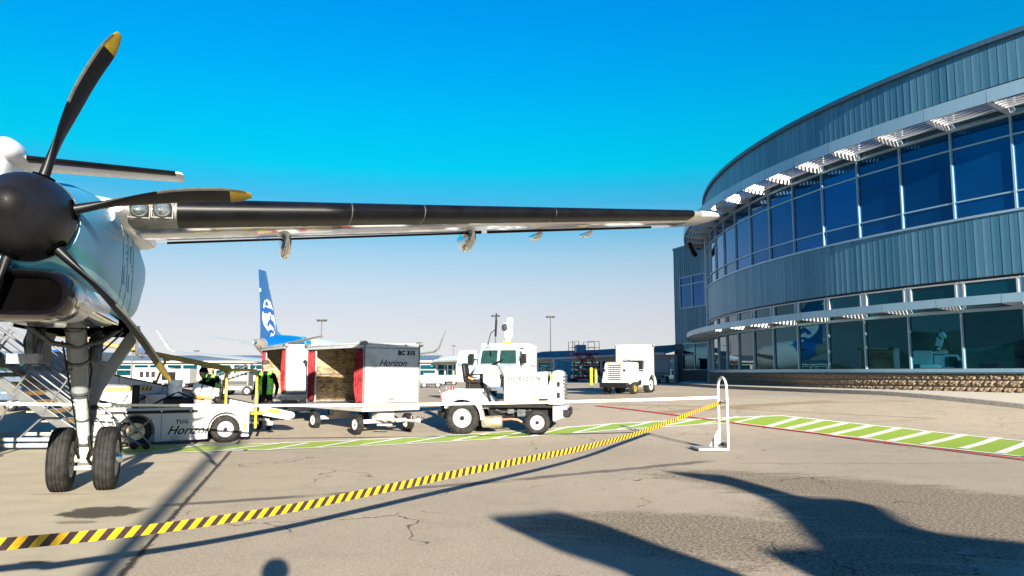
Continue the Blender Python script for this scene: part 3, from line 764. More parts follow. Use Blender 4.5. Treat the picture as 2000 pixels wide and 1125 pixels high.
# flap / aileron line and fairings
g=MB()
for a_,b_ in ((.95,5.9),(6.0,9.1)):
    rr_=[]
    for i in range(7):
        s=a_+(b_-a_)*i/6; le,ch,th,z=wing_sec(s); y=le+ch*.74; zz=z-.038*ch*th/(ch*.116)-.0
        rr_.append([(s,y,zz-.004),(s,y+.02,zz-.004),(s,y+.02,zz+.03),(s,y,zz+.03)])
    g.loft(rr_)
g.build('flap_gap',black,wg,False)
def fairing(s,hh,hw,y0,y1,dz,name='flap_fairing'):
    le,ch,th,z=wing_sec(s); g=MB(); rings=[]
    for i in range(11):
        t=i/10.; q=math.sin(math.pi*min(.999,max(.001,t**.8)))**.55; y=le+ch*(y0+(y1-y0)*t)
        zc=z-.06-dz*q
        rings.append([(s+hw*q*math.cos(a),y,zc+hh*q*math.sin(a)) for a in [2*math.pi*k/18 for k in range(18)]])
    g.loft(rings); f=g.build(name,chrome,wg,ang=60); return f
fairing(2.70,.21,.105,.66,1.12,.13); fairing(5.72,.19,.10,.66,1.18,.12); fairing(7.0,.07,.05,.75,1.12,.07,'aileron_hinge'); fairing(7.95,.05,.04,.75,1.12,.06,'aileron_hinge')
# fuselage, tail (mostly outside the frame)
FX=-4.4
fusm=M('fuselage_white',(.74,.76,.77),.2,var=.03,coat=.5)
g=MB(); g.loft([ring(-11.2,2.1,.05,.05,xc=FX),ring(-10.8,2.15,.5,.45,xc=FX),ring(-9.8,2.3,1.0,.95,xc=FX),ring(-8,2.5,1.33,1.33,xc=FX),ring(6,2.5,1.35,1.35,xc=FX),ring(10,2.7,1.25,1.2,xc=FX),ring(14,3.3,.8,.75,xc=FX),ring(18,3.8,.3,.3,xc=FX),ring(19,3.9,.05,.05,xc=FX)]); g.build('fuselage',fusm,ac,ang=60)
g=MB(); g.loft([ring(-8,1.6,.9,.48,xc=FX),ring(6,1.6,.93,.50,xc=FX),ring(10,1.95,.85,.5,xc=FX),ring(14,2.9,.5,.4,xc=FX)]); g.build('belly_paint',bluedark,ac,ang=60)
g=MB(); g.loft([[(x,wing_sec(.45)[0]+u*2.8,3.68+v*2.8*1.25) for u,v in AF] for x in (FX-4.85,.45)]); g.build('centre_wing',wunder,ac,ang=40)
g=MB(); g.loft([[( -8.8-(s-.0),wing_sec(s)[0]+u*wing_sec(s)[1],wing_sec(s)[3]+v*wing_sec(s)[1]*1.2) for u,v in AF] for s in (.4,9.7)]); g.build('starboard_wing',wunder,ac,ang=40)
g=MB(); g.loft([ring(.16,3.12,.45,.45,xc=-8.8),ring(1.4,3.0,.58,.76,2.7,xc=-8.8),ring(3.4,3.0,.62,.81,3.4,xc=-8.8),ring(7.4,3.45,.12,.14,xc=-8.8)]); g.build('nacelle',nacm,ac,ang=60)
g=MB(); # fin
g.loft([[(FX+v*2.6,y0+u*c_,z) for u,v in AF] for z,y0,c_ in ((3.4,12.3,5.0),(4.2,14.0,3.9),(7.9,16.6,2.6))]); fin=g.build('tail_fin',fusm,ac,ang=40)
g=MB(); g.loft([ring(16.0,7.95,.03,.03,xc=FX),ring(16.15,7.97,.22,.20,xc=FX),ring(16.5,7.98,.38,.34,xc=FX),ring(17.2,8.0,.42,.40,xc=FX),ring(19,8.0,.3,.25,xc=FX),ring(20.2,8.0,.03,.03,xc=FX)]); g.build('tail_bullet_fairing',acwhite,ac,ang=60)
def stab(sg):
    def sec(s,le,ch,gr=0,pts=AF): return [(FX+sg*s,le+u*ch*(1)-gr,7.9+v*ch*.95+(gr*.6 if v>0 else -gr*.6)) for u,v in pts]
    g=MB(); g.loft([sec(.2,17.0,1.85),sec(4.5,17.42,1.35)]); st_=g.build('tailplane',acwhite,ac,ang=40)
    g=MB(); g.loft([sec(4.5,17.42,1.35),sec(4.62,17.5,1.2),sec(4.68,17.7,.8)]); g.build('tailplane_tip',acwhite,st_,ang=50)
    P_=[AF[i] for i in range(5,15)]
    g=MB(); g.loft([sec(.45,17.0,1.82,.012,P_),sec(4.46,17.42,1.35,.012,P_)],False,False); g.build('deice_boot',boot,st_,ang=60)
stab(1); stab(-1)
# main gear
gear=MB(); top=Vector((.05,2.50,2.30)); bot=Vector((.10,3.47,.60)); ax=Vector((.10,3.55,.43))
mid=top.lerp(bot,.56)
gear.tube(top,mid,.105,20); gear.tube(top.lerp(bot,.05),top.lerp(bot,.30),.125,20); g_=gear.build('shock_strut',gearp,ac,ang=40)
g=MB(); g.tube(mid,top.lerp(bot,.97),.078,20); g.build('strut_piston',M('cream_piston',(.40,.45,.42),.35,var=.15,sc_=9),g_,ang=40)
g=MB()
for t,r in ((.06,.135),(.31,.132),(.54,.118),(.57,.095),(.76,.086),(.95,.10)): 
    p=top.lerp(bot,t); d=(bot-top).normalized(); g=MB(); g.tube(p,p+d*.03,r,20); g.build('strut_collar',gearg,g_,ang=40)
g=MB(); g.tube(bot+Vector((0,-.02,.16)),ax+Vector((0,0,-.02)),.075,16,.085); g.tube(ax+Vector((-.33,0,0)),ax+Vector((.33,0,0)),.05,16); g.box(ax+Vector((0,-.02,.06)),(.20,.18,.16)); g.tube(ax+Vector((-.1,-.13,-.11)),ax+Vector((.1,-.13,-.11)),.03,10); g.build('axle',M('cream_gear_fitting',(.55,.53,.44),.4,var=.2,sc_=12,dirt=(.2,.16,.1)),ac,ang=40)
g=MB(); g.path([bot+Vector((.06,-.12,.15)),bot+Vector((.10,-.2,-.02)),ax+Vector((.05,-.16,.02)),ax+Vector((.1,-.1,-.08))],.022); g.path([bot+Vector((-.07,-.1,.2)),bot+Vector((-.09,-.16,.0)),ax+Vector((-.06,-.12,.02))],.02); g.path([top+Vector((.1,-.05,-.05)),mid+Vector((.12,-.04,.3)),mid+Vector((.10,-.06,-.1)),bot+Vector((.09,-.08,.3)),bot+Vector((.1,-.1,0))],.014); g.path([top+Vector((-.12,-.02,-.3)),mid+Vector((-.13,-.04,.1)),bot+Vector((-.09,-.06,.2))],.013); g.build('brake_hose',black,ac)
# torque link behind
g=MB(); g.bar(mid+Vector((0,.16,-.02)),mid+Vector((0,.42,-.40)),.14,.05,(1,0,0)); g.bar(mid+Vector((0,.42,-.40)),ax+Vector((0,.08,.16)),.14,.05,(1,0,0)); g.build('torque_link',gearg,ac)
# rear leg (stabiliser brace) and Y arm
r0=Vector((.12,3.9,2.40)); r1=Vector((.10,3.70,.95))
g=MB(); g.tube(r0,r1,.09,16); g.tube(r1,ax+Vector((0,.04,.1)),.07,14); g.build('drag_strut',gearg,ac,ang=40)
g=MB()
for t in (.25,.5,.7,.9): p=r0.lerp(r1,t); g.tube(p,p+Vector((0,0,.05)),.105,16)
g.build('strut_band',black,ac)
g=MB(); e1=Vector((.66,3.6,2.22)); e0=Vector((.14,3.55,1.28)); g.bar(e0,e1,.16,.10,(0,1,0)); g.prism([(-.04,1.75),(.20,1.78),(.40,1.74),(.22,1.2),(.06,1.12)],3.52,3.64,'xz'); g.build('side_brace',gearp,ac,bevel=.01)
g=MB(); g.path([(-.45,2.3,2.2),(-.2,2.5,1.98),(.1,2.6,1.93),(.35,2.7,2.02),(.55,2.8,2.2)],.035,10); g.path([(-.1,2.7,1.6),(.2,2.9,1.75),(.55,3.0,2.15)],.014); g.path([(-.5,2.2,2.25),(.0,2.3,2.24),(.55,2.5,2.25)],.03); g.tube((.28,2.7,1.75),(.28,2.9,2.3),.05); g.tube((-.35,2.5,1.7),(-.3,2.6,2.3),.04); g.build('hydraulic_lines',gearg,ac)
# gear bay + doors
g=MB(); g.b2((-.55,2.2,2.16),(.56,5.0,2.30)); g.build('gear_bay',darkhole,ac,False)
def door(x,lean,y0,y1,dz,mat):
    g=MB(); p0=Vector((x,y0,2.24)); p1=Vector((x,y1,2.24)); q1=Vector((x+lean,y1-.05,2.24-dz)); q0=Vector((x+lean,y0+.15,2.24-dz*.92)); n_=Vector((.035,0,0))
    cmid=[p0.lerp(q0,.5)+Vector((lean*.25+.04*(1 if lean>0 else -1),0,0)),p1.lerp(q1,.5)+Vector((lean*.25+.04*(1 if lean>0 else -1),0,0))]
    g.loft([[p0,p1,p1+n_,p0+n_],[cmid[0],cmid[1],cmid[1]+n_,cmid[0]+n_],[q0,q1,q1+n_,q0+n_]]); return g.build('gear_door',mat,ac,bevel=.008)
door(-.46,-.06,2.6,4.2,.52,M('dark_door_inside',(.02,.022,.03),.5)); door(.60,.10,2.9,4.0,.42,chrome)
g=MB(); g.b2((-.66,2.45,1.72),(-.30,2.6,1.84)); g.tube((-.42,2.5,1.8),(-.42,2.5,2.2),.05); g.build('door_actuator',gearg,ac)
# wheels
def tyre_prof(R,w_,grooves):
    pr=[]; 
    side=[(R*.56,-w_*.40),(R*.66,-w_*.48),(R*.80,-w_*.5),(R*.90,-w_*.47),(R*.96,-w_*.40)]
    pr+=side
    n=grooves; xs=[-w_*.34+w_*.68*i/(n-1) for i in range(n)] if n else []
    for x in xs:
        r=R*(1-.035*(abs(x)/(w_*.5))**2.2)
        pr+=[(r,x-w_*.028),(r-.012*R/.43,x-w_*.014),(r-.012*R/.43,x+w_*.014),(r,x+w_*.028)]
    if not n: pr+=[(R*.99,-w_*.3),(R,-w_*.1),(R,w_*.1),(R*.99,w_*.3)]
    pr+=[(r,-x) for r,x in reversed(side)]
    return pr
for sgn in (-1,1):
    c=(.10+sgn*.275,3.55,.43)
    g=MB(); g.lathe(tyre_prof(.435,.27,5),c,(1,0,0),56,False); ty=g.build('tyre',rubber,ac,ang=30)
    g=MB(); g.lathe([(.0,-.04),(.08,-.05),(.09,-.1),(.20,-.10),(.245,-.12),(.245,.12),(.2,.10),(.09,.10),(.08,.05),(0,.04)],c,(1,0,0),32,False); g.build('wheel_rim',M('wheel_rim_grey',(.35,.35,.34),.4,metal=.4,var=.15),ac,ang=40)
    g=MB(); g.lathe([(.0,.10),(.07,.10),(.07,.16),(.05,.19),(0,.19)],c,(sgn,0,0),20,False); g.build('hub_cap',chrome,ac)
# ================================================================ VEHICLES AND EQUIPMENT
def wheel(parent,c,R,w_,axis=(0,1,0),rimr=.58,rim=white,hubc=black,side=-1,bolts=5):
    """tyre + rim + hub; local lathe axis; side = which face looks at the camera"""
    A=Vector(axis); g=MB(); g.lathe([(r,x) for r,x in tyre_prof(R,w_,0)],c,A,40,False); ty=g.build('tyre',rubber,parent,ang=35)
    ta=MB(); n=26
    x,y,z=ta.frame(Vector(c),Vector(c)+A)
    for i in range(n):
        a=2*math.pi*i/n; rad=x*math.cos(a)+y*math.sin(a); tan=-x*math.sin(a)+y*math.cos(a)
        for sg in (-1,1):
            ctr=Vector(c)+rad*R*.985+A*sg*w_*.25+tan*(.0 if sg>0 else math.pi*R/n)
            Mx=Matrix((rad,tan,A)).transposed(); ta.box(ctr,(R*.05,R*.13,w_*.36),Mx)
    t_=ta.build('tread',rubber,ty,False); t_['kind']='stuff'
    g=MB(); o=w_*.36*side; g.lathe([(R*.57,-w_*.4*side),(R*.60,o),(R*.57,o*1.22),(R*.53,o*1.1),(R*.50,o*.6),(R*.30,o*.45),(R*.18,o*.9),(.0,o*.95)],c,A,32,False); rm=g.build('wheel_rim',rim,parent,ang=30)
    g=MB(); g.lathe([(R*.15,o*.9),(R*.14,o*1.2),(0,o*1.25)],c,A,16,False); g.build('hub_cap',hubc,rm)
    if bolts:
        g=MB()
        for i in range(bolts):
            a=2*math.pi*i/bolts; p=Vector(c)+(x*math.cos(a)+y*math.sin(a))*R*.27+A*o*.62; g.tube(p,p+A*o*.25,R*.035,6)
        b_=g.build('wheel_nut',greyp,rm,False); b_['kind']='stuff'
    return ty
# ---------------------------------------------------------------- near tractor: local x forward (picture right), y away, z up
tp=G(980,849)
tr_=thing('baggage_tractor','white open baggage tractor with black seat, in front of the utility truck','tractor',(tp.x,tp.y+.55,tp.z),R_(-7))
Y0=-.55   # near side plane
wheel(tr_,(-.93,Y0+.02,.41),.41,.26); wheel(tr_,(-.93,1.05,.41),.41,.26,side=1)
wheel(tr_,(.97,Y0+.02,.31),.31,.20); wheel(tr_,(.97,1.0,.31),.31,.20,side=1)
g=MB(); g.b2((-1.45,-.3,.55),(-.55,.85,.78)); g.b2((-1.58,-.2,.38),(-1.35,.8,.75)); g.build('rear_frame',black,tr_,bevel=.02)
g=MB(); g.b2((-.55,Y0+.12,.66),(1.35,.95,.79)); g.b2((-.3,-.2,.42),(1.3,.8,.66)); g.build('chassis',black,tr_,bevel=.015)
# fender arch
def arch(cx,cz,r0,r1,a0,a1,y0,y1,n=14):
    g=MB(); g.loft([[(cx+r0*math.cos(a),y0,cz+r0*math.sin(a)),(cx+r1*math.cos(a),y0,cz+r1*math.sin(a)),(cx+r1*math.cos(a),y1,cz+r1*math.sin(a)),(cx+r0*math.cos(a),y1,cz+r0*math.sin(a))] for a in [a0+(a1-a0)*i/n for i in range(n+1)]]); return g
for y0,y1 in ((Y0-.12,Y0+.22),(.85,1.18)):
    arch(-.93,.41,.47,.53,R_(-5),R_(150),y0,y1).build('fender',white,tr_,ang=50)
    g=MB(); g.prism([(-1.42,.72),(-1.50,1.02),(-1.28,1.10),(-.65,1.10),(-.42,.62),(-.56,.80),(-.93,.93),(-1.28,.78)],y0+.02,y1-.02,'xz'); g.build('fender_panel',white,tr_,bevel=.012)
g=MB(); g.b2((-1.50,Y0-.10,.86),(-1.45,Y0,1.02)); g.build('tail_light',redlamp,tr_,bevel=.008)
g=MB(); g.b2((-1.32,-.45,1.05),(-.42,.95,1.14)); g.build('rear_deck',white,tr_,bevel=.015)
g=MB(); g.lathe([(.05,0),(.05,.06),(.035,.10),(0,.11)],(-1.22,Y0+.05,1.10),(0,0,1),14,False); g.build('beacon',redlamp,tr_)
# seat
g=MB(); g.box((-.98,.12,1.55),(.12,.50,.50),Matrix.Rotation(R_(-8),3,'Y')); g.build('seat_back',vinyl,tr_,bevel=.05)
g=MB(); g.b2((-.95,-.14,1.27),(-.42,.36,1.38)); g.build('seat_cushion',vinyl,tr_,bevel=.04)
g=MB(); g.path([(-.95,-.17,1.42),(-.88,-.18,1.50),(-.50,-.18,1.50),(-.45,-.18,1.42),(-.45,-.17,1.3)],.018); g.path([(-.95,.39,1.42),(-.88,.40,1.50),(-.50,.40,1.50),(-.45,.40,1.42)],.018); g.tube((-.9,-.15,1.45),(-.55,.0,1.40),.014); g.build('arm_rest',black,tr_)
g=MB(); g.b2((-.95,-.1,1.14),(-.45,.35,1.27)); g.tube((-.85,-.12,1.0),(-.85,-.12,1.3),.02); g.tube((-.5,-.12,1.0),(-.5,-.12,1.3),.02); g.build('seat_base',black,tr_,bevel=.01)
g=MB(); g.box((-.80,-.19,1.40),(.14,.03,.05),Matrix.Rotation(.4,3,'Y')); g.build('seat_belt',M('orange_webbing',(.8,.16,.03),.6),tr_,bevel=.01)
# dash + steering
g=MB(); g.prism([(-.44,1.30),(-.44,1.74),(-.30,1.76),(-.10,1.72),(.02,1.40),(.0,1.18),(-.28,1.20)],-.42,.75,'xz'); g.build('dash_cowl',white,tr_,bevel=.02)
g=MB(); g.lathe([(.03,0),(.03,.012),(0,.014)],(-.24,-.421,1.56),(0,-1,0),10,False); g.build('reflector',amber,tr_)
g=MB(); c=Vector((-.16,.05,1.80)); ax_=Vector((-.45,0,.9)).normalized(); X_,Y_,Z_=g.frame(c,c+ax_)
g.path([c+X_*math.cos(2*math.pi*i/24)*.20+Y_*math.sin(2*math.pi*i/24)*.20 for i in range(25)],.017,8); g.tube(c,c-ax_*.45,.025); 
for q in range(3):
    a=2*math.pi*q/3; g.tube(c,c+(X_*math.cos(a)+Y_*math.sin(a))*.19,.012)
g.build('steering_wheel',black,tr_)
g=MB(); g.bar((-.40,-.40,1.25),(-.20,-.42,.68),.03,.06); g.bar((.02,-.40,1.5),(.14,-.40,1.0),.10,.05); g.prism([(-.25,.66),(.12,.86),(.12,.66)],-.42,-.36,'xz'); g.build('pedal_bracket',black,tr_)
g=MB(); g.prism([(-.66,1.05),(-.55,1.10),(-.20,.78),(-.20,.66),(-.40,.64)],-.40,.9,'xz'); g.build('step_panel',white,tr_,bevel=.01)
# hood box + grille
g=MB(); g.prism([(.13,.80),(.13,1.53),(1.06,1.57),(1.22,1.58),(1.22,.80)],Y0+.02,1.0,'xz'); hood=g.build('engine_box',white,tr_,bevel=.02)
g=MB(); g.b2((.125,Y0+.0,.83),(1.0,Y0+.018,1.50)); g.build('side_panel',white,tr_,bevel=.008)
g=MB(); g.prism([(1.225,.76),(1.225,1.18),(1.36,1.58),(1.50,1.62),(1.60,1.56),(1.63,.80),(1.60,.74)],Y0-.02,1.03,'xz'); gr=g.build('radiator_cowl',white,tr_,bevel=.02)
for i in range(8):
    z=.86+i*.085; g=MB(); g.b2((1.60,Y0+.12,z),(1.655,.88,z+.045)); g.build('grille_bar',alu,gr,bevel=.006)
g=MB(); g.b2((1.46,Y0-.035,1.20),(1.54,Y0-.018,1.32)); g.b2((1.46,Y0-.035,.92),(1.54,Y0-.018,1.06)); g.build('side_vent',black,gr); 
g=MB(); g.b2((1.30,Y0-.03,1.38),(1.36,Y0-.018,1.50)); g.build('side_marker',amber,gr)
g=MB(); g.b2((1.0,Y0-.005,.80),(1.22,Y0+.01,.90)); g.build('lower_trim',black,hood)
g=MB(); g.prism([(1.35,.34),(1.35,.72),(1.68,.72),(1.72,.62),(1.70,.46),(1.55,.40)],-.55,1.03,'xz'); g.build('front_bumper',white,tr_,bevel=.015)
g=MB(); g.b2((1.60,-.56,.44),(1.78,1.0,.64)); g.build('rubber_bumper',black,tr_,bevel=.03)
text('lettering','HORIZON',.155,ink if False else inkg,tr_,(.22,Y0-.004,1.34),(1,0,0),(0,0,1),0,.0015,1.22,.004)
g=MB(); g.tube((.125,Y0-.003,1.505),(1.0,Y0-.003,1.505),.006,6); g.tube((.125,Y0-.003,.83),(.125,Y0-.003,1.5),.006,6); g.tube((1.0,Y0-.003,.83),(1.0,Y0-.003,1.5),.006,6); g.build('panel_gap',greyp,tr_)['kind']='stuff'
text('lettering','TUG',.085,amber,tr_,(.80,Y0-.002,.86),(1,0,0),(0,0,1),0,.0015,.9,.004)
g=MB(); g.tube((.26,Y0-.004,.92),(.26,Y0+.01,.92),.014); g.tube((.26,Y0-.004,.86),(.26,Y0+.01,.86),.014); g.tube((.52,Y0-.01,1.20),(.52,Y0+.01,1.20),.012); g.tube((.92,Y0-.01,1.20),(.92,Y0+.01,1.20),.012); g.build('latch',black,hood,False)
g=MB(); g.lathe([(.0,0),(.13,0),(.145,.02),(.145,.50),(.13,.52),(0,.52)],(-.47,-.34,.30),(1,0,.05),24,False); g.build('muffler',wrap,tr_,ang=40)
g=MB(); g.path([(.05,-.34,.36),(.25,-.32,.38),(.45,-.34,.36),(.62,-.3,.26)],.03); g.build('exhaust_pipe',M('rusty_exhaust',(.45,.20,.12),.5,metal=.6),tr_)
g=MB(); g.path([(-.1,-.42,.62),(.1,-.44,.55),(.3,-.42,.60),(.55,-.43,.54),(.8,-.42,.62)],.015); g.b2((.45,-.42,.45),(.65,-.3,.62)); g.b2((.2,-.44,.52),(.36,-.3,.63)); g.build('under_linkage',gearg,tr_)
# hitch with ring pin
g=MB(); g.b2((-1.75,.18,.42),(-1.55,.32,.55)); g.tube((-1.62,.25,.38),(-1.62,.25,1.0),.018); g.path([(-1.62+.10*math.cos(a),.25,1.10+.10*math.sin(a)) for a in [2*math.pi*i/20-math.pi/2 for i in range(21)]],.014); g.build('hitch_pin',gearg,tr_)
# ---------------------------------------------------------------- baggage carts
linerm,lnt,lb_=newmat('scuffed_brown_liner'); lv=objc(lnt)
lst=lnt.nodes.new('ShaderNodeMapping'); lnt.links.new(lv,lst.inputs[0]); lst.inputs['Scale'].default_value=(1.6,1.6,3.5); lst.inputs['Rotation'].default_value=(0,.5,0)
lc=mixc(lnt,noise(lnt,lst.outputs[0],3,8,.8,1.2).step(.44,.58),(.30,.20,.10),(.05,.03,.014)); lc=mixc(lnt,noise(lnt,lv,1.2,3).step(.45,.7)*.6,lc,(.36,.30,.20))
lnt.links.new(lc,lb_.inputs['Base Color']); lb_.inputs['Roughness'].default_value=.8
def make_cart(name,label,loc,rz,Lc=3.2,W=1.65,full=True,HB=2.16,ZB=.66,grp='covered baggage carts'):
    """local: +x front; near (visible) long side is -y... origin at ground centre"""
    t=thing(name,label,'baggage cart',loc,rz,grp); h=Lc/2; w2=W/2; cargo=linerm
    g=MB(); g.b2((-h,-w2,ZB),(h,w2,ZB+.06)); g.build('deck',steel,t,bevel=.008)
    g=MB(); g.b2((-h,-w2-.01,ZB-.10),(h,-w2+.05,ZB+.0)); g.b2((-h,w2-.05,ZB-.10),(h,w2+.01,ZB)); g.b2((-h,-w2+.06,ZB-.1),(-h+.05,w2-.06,ZB-.002)); g.b2((h-.05,-w2+.06,ZB-.1),(h,w2-.06,ZB-.002)); g.build('chassis_rail',whiteold,t,bevel=.006)
    g=MB(); g.b2((h-.04,-w2,ZB+.062),(h,w2,HB)); e=g.build('end_panel',white,t,bevel=.015)
    for yy in (-w2+.02,w2-.02):
        g=MB(); g.b2((h,yy-.02,ZB+.08),(h+.012,yy+.02,HB-.03)); g.build('corner_trim',M('grey_edge_trim',(.10,.105,.11),.5),e)
    g=MB(); g.b2((h,-w2+.06,ZB+.075),(h+.014,w2-.06,ZB+.12)); g.b2((h,-w2+.06,HB-.09),(h+.01,w2-.06,HB-.075)); g.build('panel_strip',M('grey_edge_trim'),e)['kind']='stuff'
    g=MB()
    for i in range(9):
        for zz in (ZB+.16,HB-.12): yy=-w2+.12+i*(W-.24)/8; g.tube((h,yy,zz),(h+.008,yy,zz),.009,6)
    g.build('rivet',M('grey_edge_trim'),e,False)['kind']='stuff'
    g=MB(); g.b2((-h,-w2,ZB+.062),(-h+.04,w2,HB)); g.build('end_panel',white,t,bevel=.015)
    g=MB(); g.b2((-h-.02,-w2-.05,HB),(h+.02,w2+.03,HB+.05)); g.b2((-h,-w2-.045,HB-.08),(h,-w2-.01,HB-.002)); g.build('roof',white,t,bevel=.015)
    g=MB(); g.b2((-h+.045,w2-.03,ZB+.08),(h-.045,w2,HB-.02)); g.build('back_panel',cargo,t,False)
    for s in (-1,1):
        g=MB(); g.b2((s*(h-.055),-w2+.06,ZB+.08),(s*(h-.043),w2-.035,HB-.02)); g.build('liner_panel',linerm,t,False)
        g=MB(); g.b2((s*(h-.075),-w2+.06,ZB+.80),(s*(h-.056),w2-.06,ZB+.84)); g.build('liner_batten',steel,t,False)
    g=MB(); g.b2((-h+.05,w2-.06,ZB+.55),(h-.05,w2-.035,ZB+.60)); g.b2((-h+.05,w2-.07,ZB+.64),(h-.05,w2-.035,ZB+.655)); g.build('inner_rail',steel,t,False)
    for s in (-1,1):
        g=MB(); x=s*(h-.02)
        for yy in (-w2,w2):
            g2=MB(); g2.lathe([(0,-.13),(.05,-.13),(.065,-.10),(.065,.10),(.05,.13),(0,.13)],(x,yy,HB+.03),(1,0,0),14,False); g2.build('corner_bumper',greyp if (grp and not full) or True else white,t)
    # curtains gathered at both ends of the opening
    for s in (-1,1):
        g=MB(); rows=[]; x0=s*(h-.06)
        for j in range(9):
            z=ZB+.09+(HB-.12-ZB-.09)*j/8; row=[]; wd=.34+.12*math.sin(j/8*math.pi)*(-.6 if s>0 else .3)+.04*math.sin(j*1.7)
            if s>0: wd=.22+.20*math.sin(j/8*math.pi)
            for i in range(17):
                u=i/16; row.append((x0-s*u*wd,-w2+.02+.045*math.sin(u*25+j*.25)-.02*u,z))
            rows.append(row)
        g.loft(rows,False,False); c_=g.build('curtain',redc,t,ang=80); so=c_.modifiers.new('thick','SOLIDIFY'); so.thickness=.008
    g=MB(); g.tube((-h+.50,-w2+.03,ZB+.06),(-h+.50,-w2+.03,HB-.05),.02); g.build('curtain_pole',white,t)
    # running gear
    for x in (-h+.42,h-.42):
        g=MB(); g.b2((x-.05,-w2+.15,.24),(x+.05,w2-.15,.34)); g.b2((x-.14,-.25,.34),(x+.14,.25,ZB-.1)); g.build('axle_beam',whiteold,t,bevel=.008)
        for s in (-1,1): wheel(t,(x,s*(w2-.08),.23),.23,.15,side=s,bolts=0,rim=white,hubc=greyp)
    g=MB(); g.tube((h-.42,0,.34),(h+.9,.16,.34),.035); g.tube((h-.42,-.3,.34),(h+.35,.06,.34),.025); g.tube((h-.42,.3,.34),(h+.35,.08,.34),.025); g.tube((h+.9,.16,.34),(h+1.0,.17,.36),.055); g.tube((h-.1,-.35,.22),(h+.2,-.1,.22),.03); g.build('tow_bar',whiteold,t)
    g=MB(); g.path([(h+.72,.13,.36),(h+.72,.13,.46),(h+.82,.145,.46),(h+.82,.145,.36)],.012); g.build('latch_handle',steel,t)
    return t
c2c=Vector((-3.68,19.15)); hd=R_(-50); fw=Vector((math.cos(hd),math.sin(hd))); lf=Vector((-fw.y,fw.x))   # left of forward = away
# corner is front / near side (-y local => right of forward)
def cart_at(corner,hd,Lc,W,**k):
    fw=Vector((math.cos(hd),math.sin(hd))); lf=Vector((-fw.y,fw.x)); c=Vector(corner)-fw*Lc/2+lf*W/2
    return c
def cart(name,label,corner,hdeg,Lc=3.2,W=1.65,**k):
    hd=R_(hdeg); c=cart_at(corner,hd,Lc,W); return make_cart(name,label,(c.x,c.y,H(c.x,c.y)),hd,Lc,W,**k)
cA=cart('baggage_cart','white baggage cart with red curtains and BC 315 lettering, hitched to the near tractor',(-3.68,19.15),-50,HB=2.22)
# lettering on its front end
text('lettering','BC 315',.155,ink,cA,(1.612,.16,1.97),(0,1,0),(0,0,1),0,.002,1.1,.006)
text('lettering','Horizon',.25,ink,cA,(1.606,-.40,1.68),(0,1,.0),(0,0,1),.45,.002,.95)
g=MB(); g.b2((1.60,-.12,.83),(1.612,.06,.88)); g.build('name_plate',greyp,cA)
g=MB(); g.b2((1.6,-.7,.73),(1.608,.62,.74)); g.build('panel_lip',greyp,cA)
cB=cart('baggage_cart','white red-curtained baggage cart behind the man in the green vest, coupled to the lettered cart',(-6.72,22.9),-60)
# ---------------------------------------------------------------- second tractor with cart (far right)
p=G(1205,771); ft=thing('baggage_tractor','white baggage tractor with perforated grille parked beyond the barrier stand','tractor',(p.x+.5,p.y+.9,p.z),R_(-122))
# local +x forward (towards the camera and slightly left)
g=MB(); g.loft([[(-.10,-.62,.55),(-.10,.62,.55),(-.10,.62,1.40),(-.10,-.62,1.40)],[(.8,-.62,.45),(.8,.62,.45),(.8,.55,1.42),(.8,-.55,1.42)],[(1.15,-.66,.42),(1.15,.66,.42),(1.12,.46,1.38),(1.12,-.46,1.38)]]); hd_=g.build('hood',white,ft,bevel=.05)
g=MB()
for i in range(8):
    for j in range(8): z=.66+j*.085; x=1.155-(z-.42)*.032; g.box((x,-.26+i*.074,z),(.014,.05,.05))
gg=g.build('grille_hole',darkhole,hd_,False); gg['kind']='stuff'
for yy,zz in ((-.47,1.05),(.47,1.05),(-.50,.78),(.50,.78)):
    g=MB(); g.lathe([(.055,0),(.055,.03),(.03,.04),(0,.04)],(1.13,yy,zz),(1,0,0),14,False); g.build('headlight',glassm if zz<1 else black,hd_)
for yy in (-.27,.27): g=MB(); g.lathe([(.05,0),(.05,.02),(0,.03)],(1.12,yy,1.33),(1,0,0),12,False); g.build('marker_lamp',amber,hd_)
g=MB(); g.b2((1.08,-.66,.30),(1.30,.66,.52)); g.build('rubber_bumper',black,ft,bevel=.03)
g=MB(); g.b2((-1.5,-.5,.42),(1.0,.5,.62)); g.build('chassis',black,ft)
for s in (-1,1):
    wheel(ft,(.55,s*.62,.27),.27,.20,side=s,bolts=0,rim=yellowdull if s>0 else white); wheel(ft,(-1.0,s*.70,.40),.40,.26,side=s,bolts=0)
    arch(-1.0,.40,.46,.51,R_(0),R_(180),s*.55,s*.88).build('fender',white,ft,ang=50)
    g=MB(); g.b2((-.6,s*.52,.62),(-.1,s*.6,1.0)); g.build('side_panel',white,ft)
g=MB(); g.b2((-1.5,-.55,.62),(-.6,.55,.92)); g.build('rear_deck',white,ft,bevel=.02)
g=MB(); g.box((-.95,0,1.30),(.12,1.0,.42),Matrix.Rotation(-.15,3,'Y')); g.build('seat_back',vinyl,ft,bevel=.04); g=MB(); g.b2((-.95,-.5,.95),(-.5,.5,1.07)); g.build('seat_cushion',vinyl,ft,bevel=.03)
g=MB(); c=Vector((-.25,0,1.42)); ax_=Vector((-.6,0,.8)).normalized(); X_,Y_,Z_=g.frame(c,c+ax_); g.path([c+X_*math.cos(2*math.pi*i/20)*.2+Y_*math.sin(2*math.pi*i/20)*.2 for i in range(21)],.015,6); g.tube(c,c-ax_*.3,.02); g.build('steering_wheel',black,ft)
cC=cart('baggage_cart','plain white baggage cart standing right behind the tractor with the perforated grille',(4.95,36.8),-100,Lc=2.9,W=1.8)
